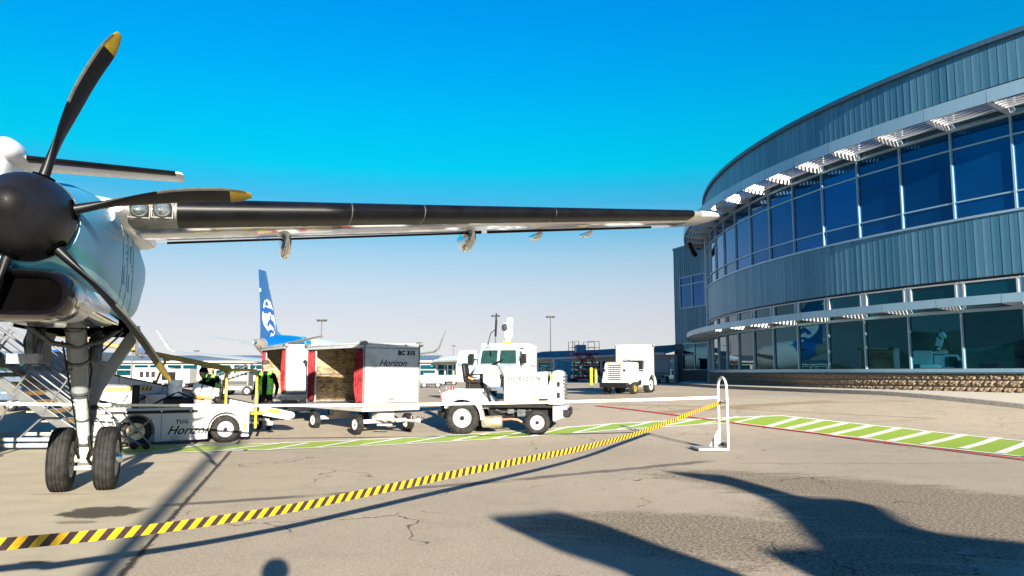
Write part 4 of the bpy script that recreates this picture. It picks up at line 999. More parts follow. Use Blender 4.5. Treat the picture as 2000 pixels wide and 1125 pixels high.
cD=cart('baggage_cart','baggage cart in building shade behind the tractor with perforated grille',(10.6,60.0),-84,Lc=3.0,W=1.7,HB=1.9)
# ---------------------------------------------------------------- utility truck with bucket crane
p=G(965,782); ut=thing('utility_truck','white utility truck with folded crane arm and open left door behind the near tractor','truck',(p.x+.2,p.y+1.0,p.z),R_(-102))
# local +x forward
bl=M('truck_white',(.50,.54,.60),.3,coat=.3)
g=MB(); g.loft([[(.2,-.95,.55),(.2,.95,.55),(.2,.90,1.55),(.2,-.90,1.55)],[(.9,-.95,.5),(.9,.95,.5),(.9,.82,1.45),(.9,-.82,1.45)],[(1.75,-.88,.5),(1.75,.88,.5),(1.72,.68,1.22),(1.72,-.68,1.22)]]); g.build('hood',bl,ut,bevel=.06)
g=MB(); g.loft([[(.25,-.95,1.4),(.25,.95,1.4),(-1.3,.95,1.4),(-1.3,-.95,1.4)],[(-.05,-.84,2.2),(-.05,.84,2.2),(-1.25,.84,2.2),(-1.25,-.84,2.2)]]); g.b2((-1.3,-.95,.55),(.25,.95,1.41)); cab=g.build('cab',bl,ut,bevel=.04)
def quad(pts,th,name,mat,par):
    a,b_,c_,d_=[Vector(q) for q in pts]; n_=(b_-a).cross(d_-a).normalized()*th; g=MB(); g.loft([[a,b_,c_,d_],[a+n_,b_+n_,c_+n_,d_+n_]]); return g.build(name,mat,par,False)
for y0,y1 in ((-.80,-.06),(.06,.80)): quad(((.225,y0,1.50),(.225,y1,1.50),(.0,y1*.93,2.12),(.0,y0*.93,2.12)),.02,'windshield',carglass,cab)
for s in (-1,1): quad(((.0,s*.962,1.50),(-.62,s*.962,1.50),(-.60,s*.875,2.08),(-.12,s*.875,2.08)),.012,'side_window',carglass,cab)
dr=MB(); dr.b2((.10,-1.9,.75),(.18,-.98,1.45)); dr.path([(.14,-1.88,1.42),(.14,-1.70,2.1),(.14,-1.02,2.1),(.14,-1.0,1.42)],.035); d_=dr.build('open_door',bl,ut,bevel=.015)
g=MB(); g.b2((.13,-1.78,1.5),(.15,-1.05,2.05)); g.build('door_window',M('pale_door_glass',(.25,.38,.36),.08),d_)
g=MB(); g.b2((.0,-1.70,1.55),(.10,-1.42,1.75)); g.build('hi_vis_vest',hivis,d_)
for s in (-1,1):
    g=MB(); g.box((.35,s*1.15,1.75),(.10,.22,.42)); g.tube((.2,s*.9,1.7),(.35,s*1.12,1.75),.02); g.build('mirror',black,ut,bevel=.03)
    g=MB(); g.lathe([(.11,0),(.10,.03),(0,.05)],(1.72,s*.62,.98),(1,0,0),16,False); g.build('headlight',glassm,ut)
    wheel(ut,(1.05,s*.85,.38),.38,.24,side=s,bolts=0); wheel(ut,(-2.4,s*.85,.38),.38,.24,side=s,bolts=0)
g=MB(); g.b2((1.72,-.42,.70),(1.76,.42,1.12)); g.build('grille',black,ut); g=MB(); g.b2((1.70,-.95,.42),(1.88,.95,.64)); g.build('bumper',M('blue_chrome',(.35,.45,.6),.2,metal=.8),ut,bevel=.03)
g=MB(); g.b2((-3.4,-1.05,.75),(-1.35,1.05,2.45)); g.build('service_body',bl,ut,bevel=.03)
g=MB(); g.b2((-1.33,-.95,2.25),(-.5,.9,2.42)); g.build('roof_box',bl,ut,bevel=.03)
g=MB(); g.tube((-1.0,.15,2.4),(-.95,.15,3.0),.14,16); g.box((-.9,.2,3.05),(.42,.34,.75),Matrix.Rotation(.25,3,'Y')); g.box((-.75,.3,3.35),(.36,.26,.4),Matrix.Rotation(-.5,3,'Y')); cr_=g.build('crane_arm',bl,ut,bevel=.05)
g=MB(); g.lathe([(.17,0),(.17,.04),(.10,.07),(0,.07)],(-.66,.1,3.15),(.8,-.5,0),18,False); g.build('pulley',gearg,cr_)
g=MB(); g.tube((-.75,-.35,2.75),(-.78,-.32,3.5),.05); g.tube((-.78,-.32,3.4),(-.78,-.32,3.8),.03); g.path([(-.75,-.3,3.1),(-.5,-.5,2.9),(-.4,-.6,2.45),(.25,-.3,1.9)],.02); g.build('hydraulic_hose',black,ut)
g=MB(); g.b2((-.9,.05,2.42),(-.55,.35,2.52)); g.build('beacon_base',yellow,ut)
# ---------------------------------------------------------------- belt loader
rw=Vector((-8.24,17.05)); fwv=Vector((-6.62,17.95)); ang=math.atan2(fwv.y-rw.y,fwv.x-rw.x)
bl_=thing('belt_loader','long white belt loader with sloping conveyor and yellow rail, men working behind it','belt loader',(rw.x,rw.y,0),ang)
wb=(fwv-rw).length
g=MB(); arc=lambda cx,r,n=10:[(cx+r*math.cos(a),.31+r*math.sin(a)) for a in [math.pi*i/n for i in range(n,-1,-1)]]
side=[(-.85,.10)]+[(-.85,.80),(2.30,.86),(2.38,.80),(2.38,.12),(wb+.36,.12)]+[(wb+.38*math.cos(a),.31+.38*math.sin(a)) for a in [math.pi*i/10 for i in range(0,11)]]+[(wb-.37,.10)]+[(.37,.08)]+[(.38*math.cos(a),.31+.38*math.sin(a)) for a in [math.pi*i/10 for i in range(0,11)]]+[(-.38,.10)]
g.prism(side,-.05,.10,'xz'); body=g.build('side_panel',white,bl_,bevel=.012)
g=MB(); g.b2((-.85,.10,.25),(2.32,1.35,.82)); g.build('body',whiteold,bl_,bevel=.02)
g=MB(); g.b2((-.84,-.065,.70),(1.25,-.045,.765)); g.build('rub_rail',black,body)
g=MB(); g.b2((-.80,-.072,.715),(-.62,-.06,.75)); g.build('marker_plate',alu,body)
for x in (-.2,.5,1.1,1.7): g=MB(); g.lathe([(.018,0),(.018,.012),(0,.014)],(x,-.065,.745 if x<1.2 else .80),(0,-1,0),8,False); g.build('bolt',steel,body)
wheel(bl_,(0,.02,.32),.32,.20,rim=M('cream_rim',(.62,.56,.40),.5,var=.2)); wheel(bl_,(wb,.0,.31),.31,.20); wheel(bl_,(0,1.3,.32),.32,.2,side=1); wheel(bl_,(wb,1.3,.31),.31,.2,side=1)
text('lettering','TUG',.115,ink,bl_,(.80,-.052,.47),(1,0,0),(0,0,1),0,.0015,1.2,.004)
text('lettering','Horizon',.27,ink,bl_,(.62,-.052,.23),(1,0,0),(0,0,1),.45,.0015,1.0,.003)
g=MB(); g.tube((2.28,-.06,.30),(2.28,-.075,.44),.02); g.build('side_marker',amber,body)
# deck clutter
g=MB(); g.b2((.55,.18,.84),(1.15,.55,1.02)); g.b2((.6,.2,1.02),(.95,.45,1.06)); g.build('battery_box',black,bl_,bevel=.03)
g=MB(); g.b2((1.18,.2,.86),(1.58,.55,.99)); g.build('control_box',greyp,bl_,bevel=.015)
g=MB(); g.b2((1.25,.18,1.01),(1.55,.24,1.06)); g.build('warning_lamp',amber,bl_,bevel=.01)
g=MB(); g.path([(.3,.2,.86),(.5,.25,.98),(.85,.3,1.16),(1.1,.25,1.04),(1.4,.2,.98)],.018); g.build('cable',black,bl_)
g=MB(); g.b2((-.10,.12,.82),(.05,.30,1.32)); g.build('mast_pad',black,bl_,bevel=.03)
g=MB(); g.b2((.22,.25,.84),(.62,.75,1.12)); g.build('step_box',whiteold,bl_,bevel=.03)
g=MB(); g.box((1.78,.35,.94),(.30,.25,.16),Matrix.Rotation(.3,3,'Y')); g.build('seat_pad',black,bl_,bevel=.05)
g=MB(); g.lathe([(.0,0),(.135,0),(.155,.34),(.165,.34),(.165,.37),(.15,.37),(.13,.02),(0,.02)],(.80,.42,1.06),(0,0,1),22,False)
bk=tag(g.build('bucket',M('bucket_plastic',(.72,.73,.76),.4),None,loc=None),'white plastic bucket standing on the black box of the belt loader','bucket')
bk.matrix_world=Matrix.Translation((rw.x,rw.y,0))@Matrix.Rotation(ang,4,'Z')
g=MB(); g.path([(.64,.42,1.40),(.68,.30,1.30),(.80,.26,1.26),(.92,.30,1.30),(.96,.42,1.40)],.008); g.build('bucket_handle',steel,bk)
# conveyor boom
def bz(x): return 1.66-(x+1.0)*.225      # top line
g=MB(); g.prism([(-1.0,bz(-1.0)),(3.55,bz(3.55)),(3.62,bz(3.6)-.10),(3.5,bz(3.55)-.22),(2.6,bz(2.6)-.25),(.75,bz(.75)-.30),(.35,bz(.35)-.62),(-1.0,bz(-1.)-.60)],.80,.86,'xz'); boom=g.build('conveyor_side',white,bl_,bevel=.008)
g=MB(); g.prism([(-1.0,bz(-1.0)),(3.55,bz(3.55)),(3.55,bz(3.55)-.2),(-1.0,bz(-1.)-.2)],1.62,1.68,'xz'); g.build('conveyor_side',white,bl_,bevel=.008)
g=MB(); g.prism([(-1.0,bz(-1.0)-.06),(3.58,bz(3.55)-.04),(3.6,bz(3.55)-.12),(-1.0,bz(-1.)-.14)],.865,1.615,'xz'); g.build('conveyor_belt',black,bl_,False)
g=MB(); g.bar((-1.,.79,bz(-1.)+.005),(3.55,.79,bz(3.55)+.005),.03,.03); g.build('boom_edge_trim',black,boom,False)
g=MB(); g.prism([(-.60,1.28),(.28,1.28),(.36,1.20),(-.62,1.17)],.785,.797,'xz'); st_=g.build('warning_stripe',yellow,boom,False)
for i in range(6): g=MB(); x=-.12+i*.08; g.prism([(x,1.185),(x+.03,1.187),(x+.07,1.278),(x+.04,1.278)],.780,.784,'xz'); g.build('black_stripe',black,st_,False)
for x,c_ in ((2.62,redp),(2.72,black),(2.95,yellow),(3.05,yellow),(1.3,amber)):
    g=MB(); g.b2((x,.785,bz(x)-.15),(x+(.22 if c_ is yellow else .05),.797,bz(x)-.07)); g.build('decal',c_,boom,False)
g=MB(); g.lathe([(.08,-.42),(.08,.42)],(3.56,1.24,bz(3.55)-.1),(0,1,0),16,True); g.build('end_roller',steel,bl_)
g=MB(); g.b2((3.0,.9,.30),(3.12,1.55,.40)); g.bar((2.4,1.0,.5),(3.05,1.0,.42),.06,.06); g.build('front_support',whiteold,bl_)
g=MB(); g.b2((2.42,-.02,.62),(2.75,.6,.68)); g.build('yellow_step',yellow,bl_,bevel=.01)
# overhead yellow rail
yr=lambda x: 2.52-(x+1.9)*.205
g=MB(); g.prism([(-2.1,yr(-2.1)-.06),(-2.1,yr(-2.1)+.03),(2.05,yr(2.05)+.03),(2.12,yr(2.05)-.08),(2.05,yr(2.05)-.10)],.72,.88,'xz'); ra=g.build('guard_rail_beam',yellowdull,bl_,bevel=.02)
for x,dx in ((.62,-.22),(1.98,-.12),(-1.2,-.12)):
    g=MB(); g.tube((x,.8,yr(x)-.06),(x+dx,.83,bz(x+dx)-.05),.028,10); g.box((x+dx,.83,bz(x+dx)),(.10,.05,.16)); g.box((x,.8,yr(x)-.10),(.14,.08,.08)); g.build('rail_post',yellowdull,bl_,ang=40)
# yellow hand hoop
g=MB(); hoop=[(1.86,.05,.86),(1.86,.05,1.55),(1.90,.05,1.63),(1.98,.05,1.66),(2.42,.05,1.66),(2.50,.05,1.63),(2.54,.05,1.55),(2.54,.05,.30)]
g.path(hoop,.032,10); g.build('hand_hoop',M('bright_yellow_paint',(.42,.29,.02),.4,var=.08),bl_,ang=60)
g=MB(); g.tube((1.74,.1,.86),(1.72,.1,1.45),.022); g.build('control_lever',black,bl_)
# suitcase / carton being handled
cs=thing('carton','white carton with dark straps that a worker tilts onto the conveyor','carton',P(404,764,18.6),ang-.1)
mr=Matrix.Rotation(R_(16),3,'Y')
g=MB(); g.box((0,0,0),(.64,.42,.26),mr); g.build('box_body',M('white_carton',(.76,.75,.72),.5,var=.06),cs,bevel=.02)
for x in (-.14,.10): g=MB(); g.box(mr@Vector((x,0,0)),(.03,.43,.27),mr); g.build('strap',black,cs,False)
g=MB(); g.box(mr@Vector((-.02,0,-.145)),(.66,.44,.04),mr); g.build('base_board',M('brown_board',(.30,.13,.06),.7),cs,False)
# ---------------------------------------------------------------- boarding stairs at the left
stt=thing('boarding_stairs','silver open-frame boarding stairs with yellow edged treads behind the landing gear','stairs',(-8.85,16.35,0),R_(3))
WID=1.25
# local -x goes up the stairs; y away
def sx(i): return -.27*i-.14
for i in range(1,15):
    x=sx(i); z=.20*i; g=MB(); g.b2((x-.14,.04,z-.035),(x+.14,WID-.04,z)); t_=g.build('tread',M('chequer_aluminium',(.40,.38,.34),.5,metal=.5,var=.2),stt,bevel=.004)
    g=MB(); g.b2((x+.10,.05,z-.04),(x+.148,WID-.05,z+.004)); g.b2((x+.141,.05,z-.09),(x+.149,WID-.05,z-.03)); g.build('tread_nosing',wood,t_,False)
for y in (0,WID):
    g=MB(); g.bar((.10,y,-.02+.06),(sx(15),y,3.0-.02),.05,.20); g.build('stringer',alu,stt,bevel=.008)
for y in (-.03,WID+.03):
    g=MB(); sl=.20/.27
    def rp_(x,h): return (x,y,-x*sl+h)
    g.path([rp_(1.15,1.05-.25*0)] and [(.55,y,.42),(.42,y,.72),(.25,y,.88),rp_(0,1.08),rp_(-4.0,1.08)],.028,10); g.build('handrail',alu,stt,ang=60)
    for h in (.75,):
        g=MB(); g.tube(rp_(.1,h),rp_(-4,h),.022,10); g.build('mid_rail',alu,stt)
    for h in (.92,.60,.45,.30):
        g=MB(); g.tube(rp_(.05,h),rp_(-4,h),.008,6); g.build('cable',alu,stt)
    for k in range(7):
        x=-.15-.62*k; g=MB(); g.tube(rp_(x-.22,.0),(x+.32,y,-(x+.10)*sl+1.06),.022,10); g.build('baluster',alu,stt)
# base frame
g=MB()
for y in (-.12,WID+.12): g.tube((-4.5,y,.22),(.7,y,.22),.04,12); g.tube((-4.5,y,.10),(.2,y,.10),.045,12)
g.build('base_frame',whiteold,stt)['kind']='stuff'
for x in (-1.55,-.95,-.35):
    g=MB(); g.tube((x-.45,-.12,.22),(x,-.02,-x*sl+.0),.022,8); g.build('brace',alu,stt)
for x in (.35,1.0):
    g=MB(); g.tube((x-.45,-.1,.05),(x+.25,-.02,.62),.018,8); g.build('fold_out_brace',alu,stt); g=MB(); g.tube((x+.35,-.1,.03),(x-.35,.0,.75),.018,8); g.build('fold_out_brace',alu,stt)
g=MB(); g.path([(.55,-.03,.42),(1.05,-.05,.10),(1.2,-.05,.08)],.02); g.path([(.3,-.05,.60),(.95,-.08,.12),(1.1,-.08,.1)],.016); g.build('outrigger',alu,stt)
for x in (.95,1.2): g=MB(); g.lathe([(.0,-.03),(.07,-.03),(.07,.03),(0,.03)],(x,-.08,.075),(0,1,0),16,False); g.build('caster_wheel',rubber,stt)
# barrier post at left
# seams, hoses and grime catching detail on the loader and the truck
for x in (.50,1.30): g=MB(); g.b2((x,-.056,.12),(x+.012,-.05,.70)); g.build('panel_gap',greyp,body,False)
g=MB(); g.b2((-.83,-.058,.835),(2.3,-.05,.845)); g.build('deck_edge',greyp,body,False)
for x in (-.35,.55,1.5,2.4,3.1): g=MB(); g.b2((x,.782,bz(x)-.17),(x+.015,.80,bz(x)-.02)); g.build('boom_rib',greyp,boom,False)
g=MB(); g.b2((-.95,.785,1.30),(.30,.798,1.315)); g.b2((.05,.785,.98),(.20,.797,1.10)); g.build('boom_panel_line',greyp,boom,False)['kind']='stuff'
g=MB(); g.path([(.05,.55,.95),(.25,.5,1.08),(.5,.6,1.12),(.75,.7,1.0)],.02); g.path([(1.6,.4,.95),(1.75,.45,1.12),(2.0,.6,1.0)],.016); g.build('hydraulic_hose',black,bl_)
for z in (1.12,1.45): g=MB(); g.b2((-3.38,-1.062,z),(-1.4,-1.05,z+.015)); g.b2((-3.38,1.05,z),(-1.4,1.062,z+.015)); g.build('locker_gap',greyp,ut,False)['kind']='stuff'
for x in (-2.7,-2.05): g=MB(); g.b2((x,-1.062,.8),(x+.015,-1.05,2.4)); g.build('locker_gap',greyp,ut,False)
g=MB(); g.b2((.22,-.86,1.40),(.26,.86,1.455)); g.b2((-.02,-.03,1.5),(.235,.03,1.52)); g.build('cowl_gap',black,ut,False)['kind']='stuff'
g=MB(); g.b2((-1.31,.955,.6),(-1.295,.965,2.1)); g.b2((.1,.955,.6),(.115,.965,1.42)); g.b2((.1,-.965,.6),(.115,-.955,1.42)); g.build('door_gap',greyp,ut,False)['kind']='stuff'
for s in (-1,1): arch(1.05,.38,.40,.47,R_(0),R_(180),s*.93,s*1.0).build('wheel_arch',black,ut,ang=50)
# ================================================================ BARRIER: stands, rope, tape
def make_stand(loc,rz,label,grp='white hoop barrier stands'):
    t=thing('barrier_stand',label,'barrier stand',loc,rz,grp)
    # local x along hoop, y = towards plate
    g=MB(); hw=.29; pts=[(-hw,0,.03),(-hw,0,1.25)]+[(-hw*math.cos(a),0,1.25+.25*math.sin(a)) for a in [math.pi*i/12 for i in range(1,12)]]+[(hw,0,1.25),(hw,0,.03)]
    g.path(pts,.026,12); g.build('hoop',alu if False else M('white_tube_paint',(.58,.58,.58),.35,coat=.2,var=.05),t,ang=70)
    g=MB(); g.b2((-.33,.0,.015),(.33,.62,.06)); g.build('base_plate',whiteold,t,bevel=.008)
    g=MB(); g.prism([(.03,.06),(.22,.06),(.03,.40)],hw-.012,hw+.012,'yz'); g.build('gusset',white,t)
    g=MB(); g.lathe([(0,-.02),(.05,-.02),(.05,.02),(0,.02)],(.05,-.05,.10),(1,0,0),14,False); g.lathe([(0,-.02),(.05,-.02),(.05,.02),(0,.02)],(.18,-.05,.10),(1,0,0),14,False); g.tube((.0,-.05,.10),(.25,-.05,.10),.012); g.build('caster_wheel',rubber,t)
    g=MB(); g.tube((-hw-.04,0,.985),(hw+.02,0,.965),.016); g.build('cross_bar',gearg,t)
    g=MB(); g.tube((-hw+.02,-.02,1.06),(-hw+.02,.04,1.06),.035,14); g.tube((-hw-.05,0,1.06),(-hw+.12,0,1.055),.022,10); g.build('clamp',alu,t)
    return t
Rf=G(1430,884); Lf=G(1399,874); md=(Rf+Lf)/2; hv=(Rf-Lf); ah=math.atan2(hv.y,hv.x)
s1=make_stand((md.x,md.y,md.z),ah+0,'white hoop barrier stand holding the striped tape and rope in the open','white hoop barrier stands')
sp=Vector((md.x,md.y))
# make sure the plate points to the camera's left
s1.rotation_euler.z=ah+math.pi if math.cos(ah+math.pi/2)>0 else ah
s2=copytree(s1); s2.location=(-4.6,2.1,0); s2.rotation_euler.z=R_(30); s2['label']='white hoop barrier stand just outside the left edge of the photo'
post=thing('barrier_post','thin silver barrier post at left edge carrying the pale belt','barrier post',(-9.95,15.0,0))
g=MB(); g.tube((0,0,.02),(0,0,1.02),.035,14); g.build('post',alu,post); g=MB(); g.lathe([(0,0),(.16,0),(.16,.015),(.05,.03),(0,.03)],(0,0,0),(0,0,1),20,False); g.build('foot',alu,post)
# pale belt / rope from post to stand
A=Vector((-9.95,14.95,1.01)); Bp=P(1402,776,md.y-.05)
pts=[]
for i in range(41):
    t=i/40; p=A.lerp(Bp,t); p.z-=4*.09*t*(1-t); pts.append(p)
g=MB(); g.loft([[p+Vector((0,-.004,-.024)),p+Vector((0,.006,-.024)),p+Vector((0,.006,.024)),p+Vector((0,-.004,.024))] for p in pts])
g2=MB(); pl2=[A.lerp(A+(A-Bp)*.22,i/6)-Vector((0,0,0)) for i in range(7)]; 
tag(g.build('barrier_belt',M('cream_belt',(.72,.70,.52),.6,var=.05),None,ang=60),'pale straight barrier belt stretched from left edge to the hoop stand','barrier belt')
g2.loft([[p+Vector((0,-.004,-.024)),p+Vector((0,.006,-.024)),p+Vector((0,.006,.024)),p+Vector((0,-.004,.024))] for p in pl2])
# striped tape: in the vertical plane between the two stands, sagging
tp_px=[(1408,786),(1375,798),(1330,815),(1290,831),(1241,848),(1180,865),(1120,879),(1060,891),(1000,903),(950,913),(900,923),(830,938),(750,955),(660,974),(560,995),(450,1012),(330,1030),(200,1044),(100,1054),(0,1064),(-150,1078),(-330,1094)]
S1v=Vector((md.x-.05,md.y)); S2v=Vector((-4.5,2.1)); dv=(S2v-S1v)
tape=[]
for px,py in tp_px:
    u,v=ray(px,py)   # x=u*y ; line: (x-S1x)*dv.y-(y-S1y)*dv.x=0
    y=(S1v.x*dv.y-S1v.y*dv.x)/(u*dv.y-dv.x); tape.append(Vector((u*y,y,CAMH+v*y)))
tape.append(Vector((-4.45,2.15,.98)))
# resample smoothly (Catmull-Rom), even length
sm_=[]
for i in range(len(tape)-1):
    p0=tape[max(i-1,0)];p1=tape[i];p2=tape[i+1];p3=tape[min(i+2,len(tape)-1)]
    for k in range(8):
        t=k/8; sm_.append(.5*((2*p1)+(p2-p0)*t+(2*p0-5*p1+4*p2-p3)*t*t+(3*p1-p0-3*p2+p3)*t**3))
sm_.append(tape[-1])
z=[p.z for p in sm_]
for it in range(30): z=[z[0]]+[(z[i-1]+2*z[i]+z[i+1])/4 for i in range(1,len(z)-1)]+[z[-1]]
for p,zz in zip(sm_,z): p.z=zz
cum=[0]
for a,b in zip(sm_[:-1],sm_[1:]): cum.append(cum[-1]+(b-a).length)
def at_(s):
    for i in range(len(cum)-1):
        if s<=cum[i+1]: return sm_[i].lerp(sm_[i+1],(s-cum[i])/max(1e-9,cum[i+1]-cum[i]))
    return sm_[-1]
tape_o=thing('barrier_tape','yellow and black striped tape sagging from the hoop stand across the foreground','barrier tape',(0,0,0))
def tapemat(name,c1,c2):
    m,nt,b=newmat(name); v=objc(nt); n=noise(nt,v,60,3,.6); nt.links.new(mixc(nt,n.step(.35,.7),c1,c2),b.inputs['Base Color']); b.inputs['Roughness'].default_value=.55
    st=nt.nodes.new('ShaderNodeTexWave'); nt.links.new(v,st.inputs['Vector']); st.inputs['Scale'].default_value=90; st.bands_direction='Z'
    bump(nt,b,E_(nt,st.outputs['Fac']),.25,.002); return m
ty_=tapemat('yellow_webbing',(.56,.35,.008),(.46,.28,.008)); tk_=tapemat('black_webbing',(.035,.018,.022),(.02,.012,.014))
TW=.072; PER=.060; Ltot=cum[-1]; n=int(Ltot/PER); sh=TW*.75
for i in range(n):
    a0=i*PER; g=MB()
    def pr(s,up):
        p=at_(max(0,min(Ltot,s))); q=at_(max(0,min(Ltot,s+.02)))-at_(max(0,min(Ltot,s-.02))); d=q.normalized(); N_=Vector((d.y,-d.x,0)).normalized(); U=N_.cross(d).normalized()
        if U.z<0: U=-U
        tw=.25*math.sin(s*.9)
        return p,U*math.cos(tw)+N_*math.sin(tw),N_
    vs=[]
    for s0,up in ((a0+sh/2,-1),(a0+PER+sh/2,-1),(a0+PER-sh/2,1),(a0-sh/2,1)):
        p,U,N_=pr(s0,up); vs.append(p+U*up*TW/2)
    N_=pr(a0,0)[2]
    g.add(vs+[v+N_*.0015 for v in vs],[(0,1,2,3),(7,6,5,4),(0,4,5,1),(1,5,6,2),(2,6,7,3),(3,7,4,0)]); o=g.build('tape_stripe',ty_ if i%2 else tk_,tape_o,False)
# ================================================================ BOLLARDS, MASTS, LIFT
def bollard(px,py,label,h=1.15,r=.11):
    p=G(px,py); t=thing('bollard',label,'bollard',p,0,'yellow bollards'); g=MB(); g.lathe([(r,0),(r,h-.06),(r*.8,h-.015),(0,h)],(0,0,0),(0,0,1),18,False); g.build('post',yellow,t,ang=50); g=MB(); g.lathe([(r*1.5,0),(r*1.5,.03),(r,.04)],(0,0,-.01),(0,0,1),18,True); g.build('base_collar',curb_m,t)
    return t
bollard(1155,752,'yellow bollard left of the far baggage tractor, nearer of its pair',1.25); bollard(1164,748,'yellow bollard partly hidden by the far baggage tractor',1.25)
bollard(1364,741,'yellow bollard by the building corner, left one of its pair',1.3,.12); bollard(1374,741,'yellow bollard by the building corner, right one of its pair',1.3,.12)
def mast(px,D,topy,label,hd=1.,tall=True):
    u,v=ray(px,topy); t=thing('light_mast',label,'light mast',(u*D,D,H(u*D,D)),0,'apron light masts'); zt=CAMH+v*D-H(u*D,D)
    g=MB(); g.tube((0,0,0),(0,0,zt),.09 if tall else .06,10,.05); g.build('pole',M('dark_mast_grey',(.035,.037,.04),.5),t)
    g=MB(); g.bar((-.55*hd,0,zt),(.55*hd,0,zt),.10,.10); g.build('cross_arm',M('dark_mast_grey'),t)
    for s in (-1,0,1):
        g=MB(); g.loft([[(s*.38*hd-.12*hd,-.2,zt-.05),(s*.38*hd+.12*hd,-.2,zt-.05),(s*.38*hd+.12*hd,.2,zt-.05),(s*.38*hd-.12*hd,.2,zt-.05)],[(s*.38*hd-.18*hd,-.28,zt+.16*hd),(s*.38*hd+.18*hd,-.28,zt+.16*hd),(s*.38*hd+.18*hd,.28,zt+.16*hd),(s*.38*hd-.18*hd,.28,zt+.16*hd)]]); g.build('floodlight_head',M('dark_mast_grey') if s else M('lamp_reflector_grey',(.07,.07,.07),.3),t,False)
mast(628.5,86,627,'light mast rising above the rear fuselage of the blue-tailed jet')
mast(968,98,618,'light mast directly above the crane of the utility truck'); mast(1075,98,620,'light mast right of the utility truck, above the low roof',1.05)
mast(262,84,640,'light mast just right of the landing gear leg above the yellow rail')
mast(886,190,676,'small distant light mast right of the lettered baggage cart',.9,False); mast(852,260,684,'tiny light mast behind the upturned winglet',.9,False); mast(384,150,686,'small distant light mast left of the blue-tailed jet',.9,False)
# red scissor lift
p=G(1141,745.4); lf_=thing('scissor_lift','dark red scissor lift stair with railed platform under the low roof','scissor lift',(p.x,p.y,p.z),R_(8))
sc_=p.y/1500
W_=26*sc_; hp=(745.4-691)*sc_
g=MB()
for z0,z1 in ((.45,hp*.5),(hp*.5,hp-.1)):
    for y in (-.5,.5):
        g.bar((-W_*.55,y,z0),(W_*.45,y,z1),.10,.12,(0,1,0)); g.bar((W_*.45,y,z0),(-W_*.55,y,z1),.10,.12,(0,1,0))
g.build('scissor_arms',redp,lf_)['kind']='stuff'
g=MB(); g.b2((-W_*.9,-.7,.25),(W_*.8,.7,.5)); g.build('base',redp,lf_,bevel=.03)
g=MB(); g.b2((-W_*1.0,-.9,hp-.1),(W_*1.0,.9,hp+.05)); g.build('platform',M('dark_red_deck',(.12,.02,.03),.6),lf_)
for x0,x1 in ((-1.02,-.55),(.15,1.0)):
    for y in (-.88,.88):
        g=MB(); z1=hp+23*sc_; g.path([(x0*W_,y,hp),(x0*W_,y,z1),(x1*W_,y,z1),(x1*W_,y,hp)],.03,6); g.tube((x0*W_,y,(hp+z1)/2),(x1*W_,y,(hp+z1)/2),.02); g.build('guard_rail',M('dark_red_rail',(.16,.02,.05),.5),lf_)
g=MB(); g.b2((-.55*W_,.1,hp+.06),(.2*W_,.85,hp+17*sc_)); g.build('lift_hood',tealp,lf_,bevel=.03)
g=MB(); 
for i in range(8): x=W_*.45+i*.13; z=hp-.25-i*.30; g.b2((x,-.45,z),(x+.22,.45,z+.04))
g.bar((W_*.45,-.45,hp-.1),(W_*.45+1.1,-.45,.4),.05,.12); g.bar((W_*.45,.45,hp-.1),(W_*.45+1.1,.45,.4),.05,.12); g.build('stair_flight',redp,lf_)['kind']='stuff'
for x in (-.75,.65):
    for y in (-.62,.62): wheel(lf_,(x*W_,y,.22),.22,.15,side=-1,bolts=0,rim=greyp)
# blue container box
p=G(1098,744.4); bx=thing('cargo_container','sea blue cargo container in the shade left of the red lift','container',(p.x,p.y,p.z),R_(4))
k=p.y/1500
g=MB(); g.b2((-17*k,-.8,.25),(16*k,.8,42*k)); b_=g.build('box',tealp,bx,bevel=.04); g=MB(); g.b2((-2*k,-.83,38*k),(12*k,-.81,41*k)); g.build('label_plate',white,b_); g=MB(); g.b2((-17*k,-.7,.05),(16*k,.7,.25)); g.build('pallet',greyp,bx)
for x in (-9*k,4*k): g=MB(); g.b2((x,-.825,.3),(x+.05,-.803,40*k)); g.build('door_seam',greyp,b_,False)
# ================================================================ JET WITH BLUE TAIL
jx,jy=-21.7,65.; jt=thing('jet_airliner','distant white jet airliner with tall blue tail showing a face emblem','aircraft',(jx,jy,0),R_(-3.2))
# local y forward-away from tail end, x right
JZ=3.62
def jr(y,zc,r,rz_=None): return ring(y,zc,r,rz_ or r,2,28)
jm,jn,jb=newmat('jet_livery'); v=objc(jn); s_=jn.nodes.new('ShaderNodeSeparateXYZ'); jn.links.new(v,s_.inputs[0]); Yv=E_(jn,s_.outputs[1]); Zv=E_(jn,s_.outputs[2])
wv=Yv+(Zv-3.5)*-1.1
nn_=noise(jn,v,.8,3,.6)
cc=mixc(jn,wv.step(8.2,8.25),(.004,.10,.36),(.10,.45,.30)); cc=mixc(jn,wv.step(8.8,8.85),cc,(.01,.20,.52)); cc=mixc(jn,(wv+nn_*1.2).step(10.8,10.85),cc,(.76,.78,.80))
jn.links.new(cc,jb.inputs['Base Color']); jb.inputs['Roughness'].default_value=.2; jb.inputs['Coat Weight'].default_value=.5
g=MB(); g.loft([jr(1.5,3.92,.52,.6),jr(3,3.85,.85,.95),jr(5,3.72,1.15,1.25),jr(8,3.55,1.42,1.52),jr(12,3.45,1.5,1.68),jr(26,3.45,1.5,1.68),jr(29,3.3,1.1,1.2),jr(31,3.1,.3,.35)]); jf=g.build('fuselage',jm,jt,ang=60)
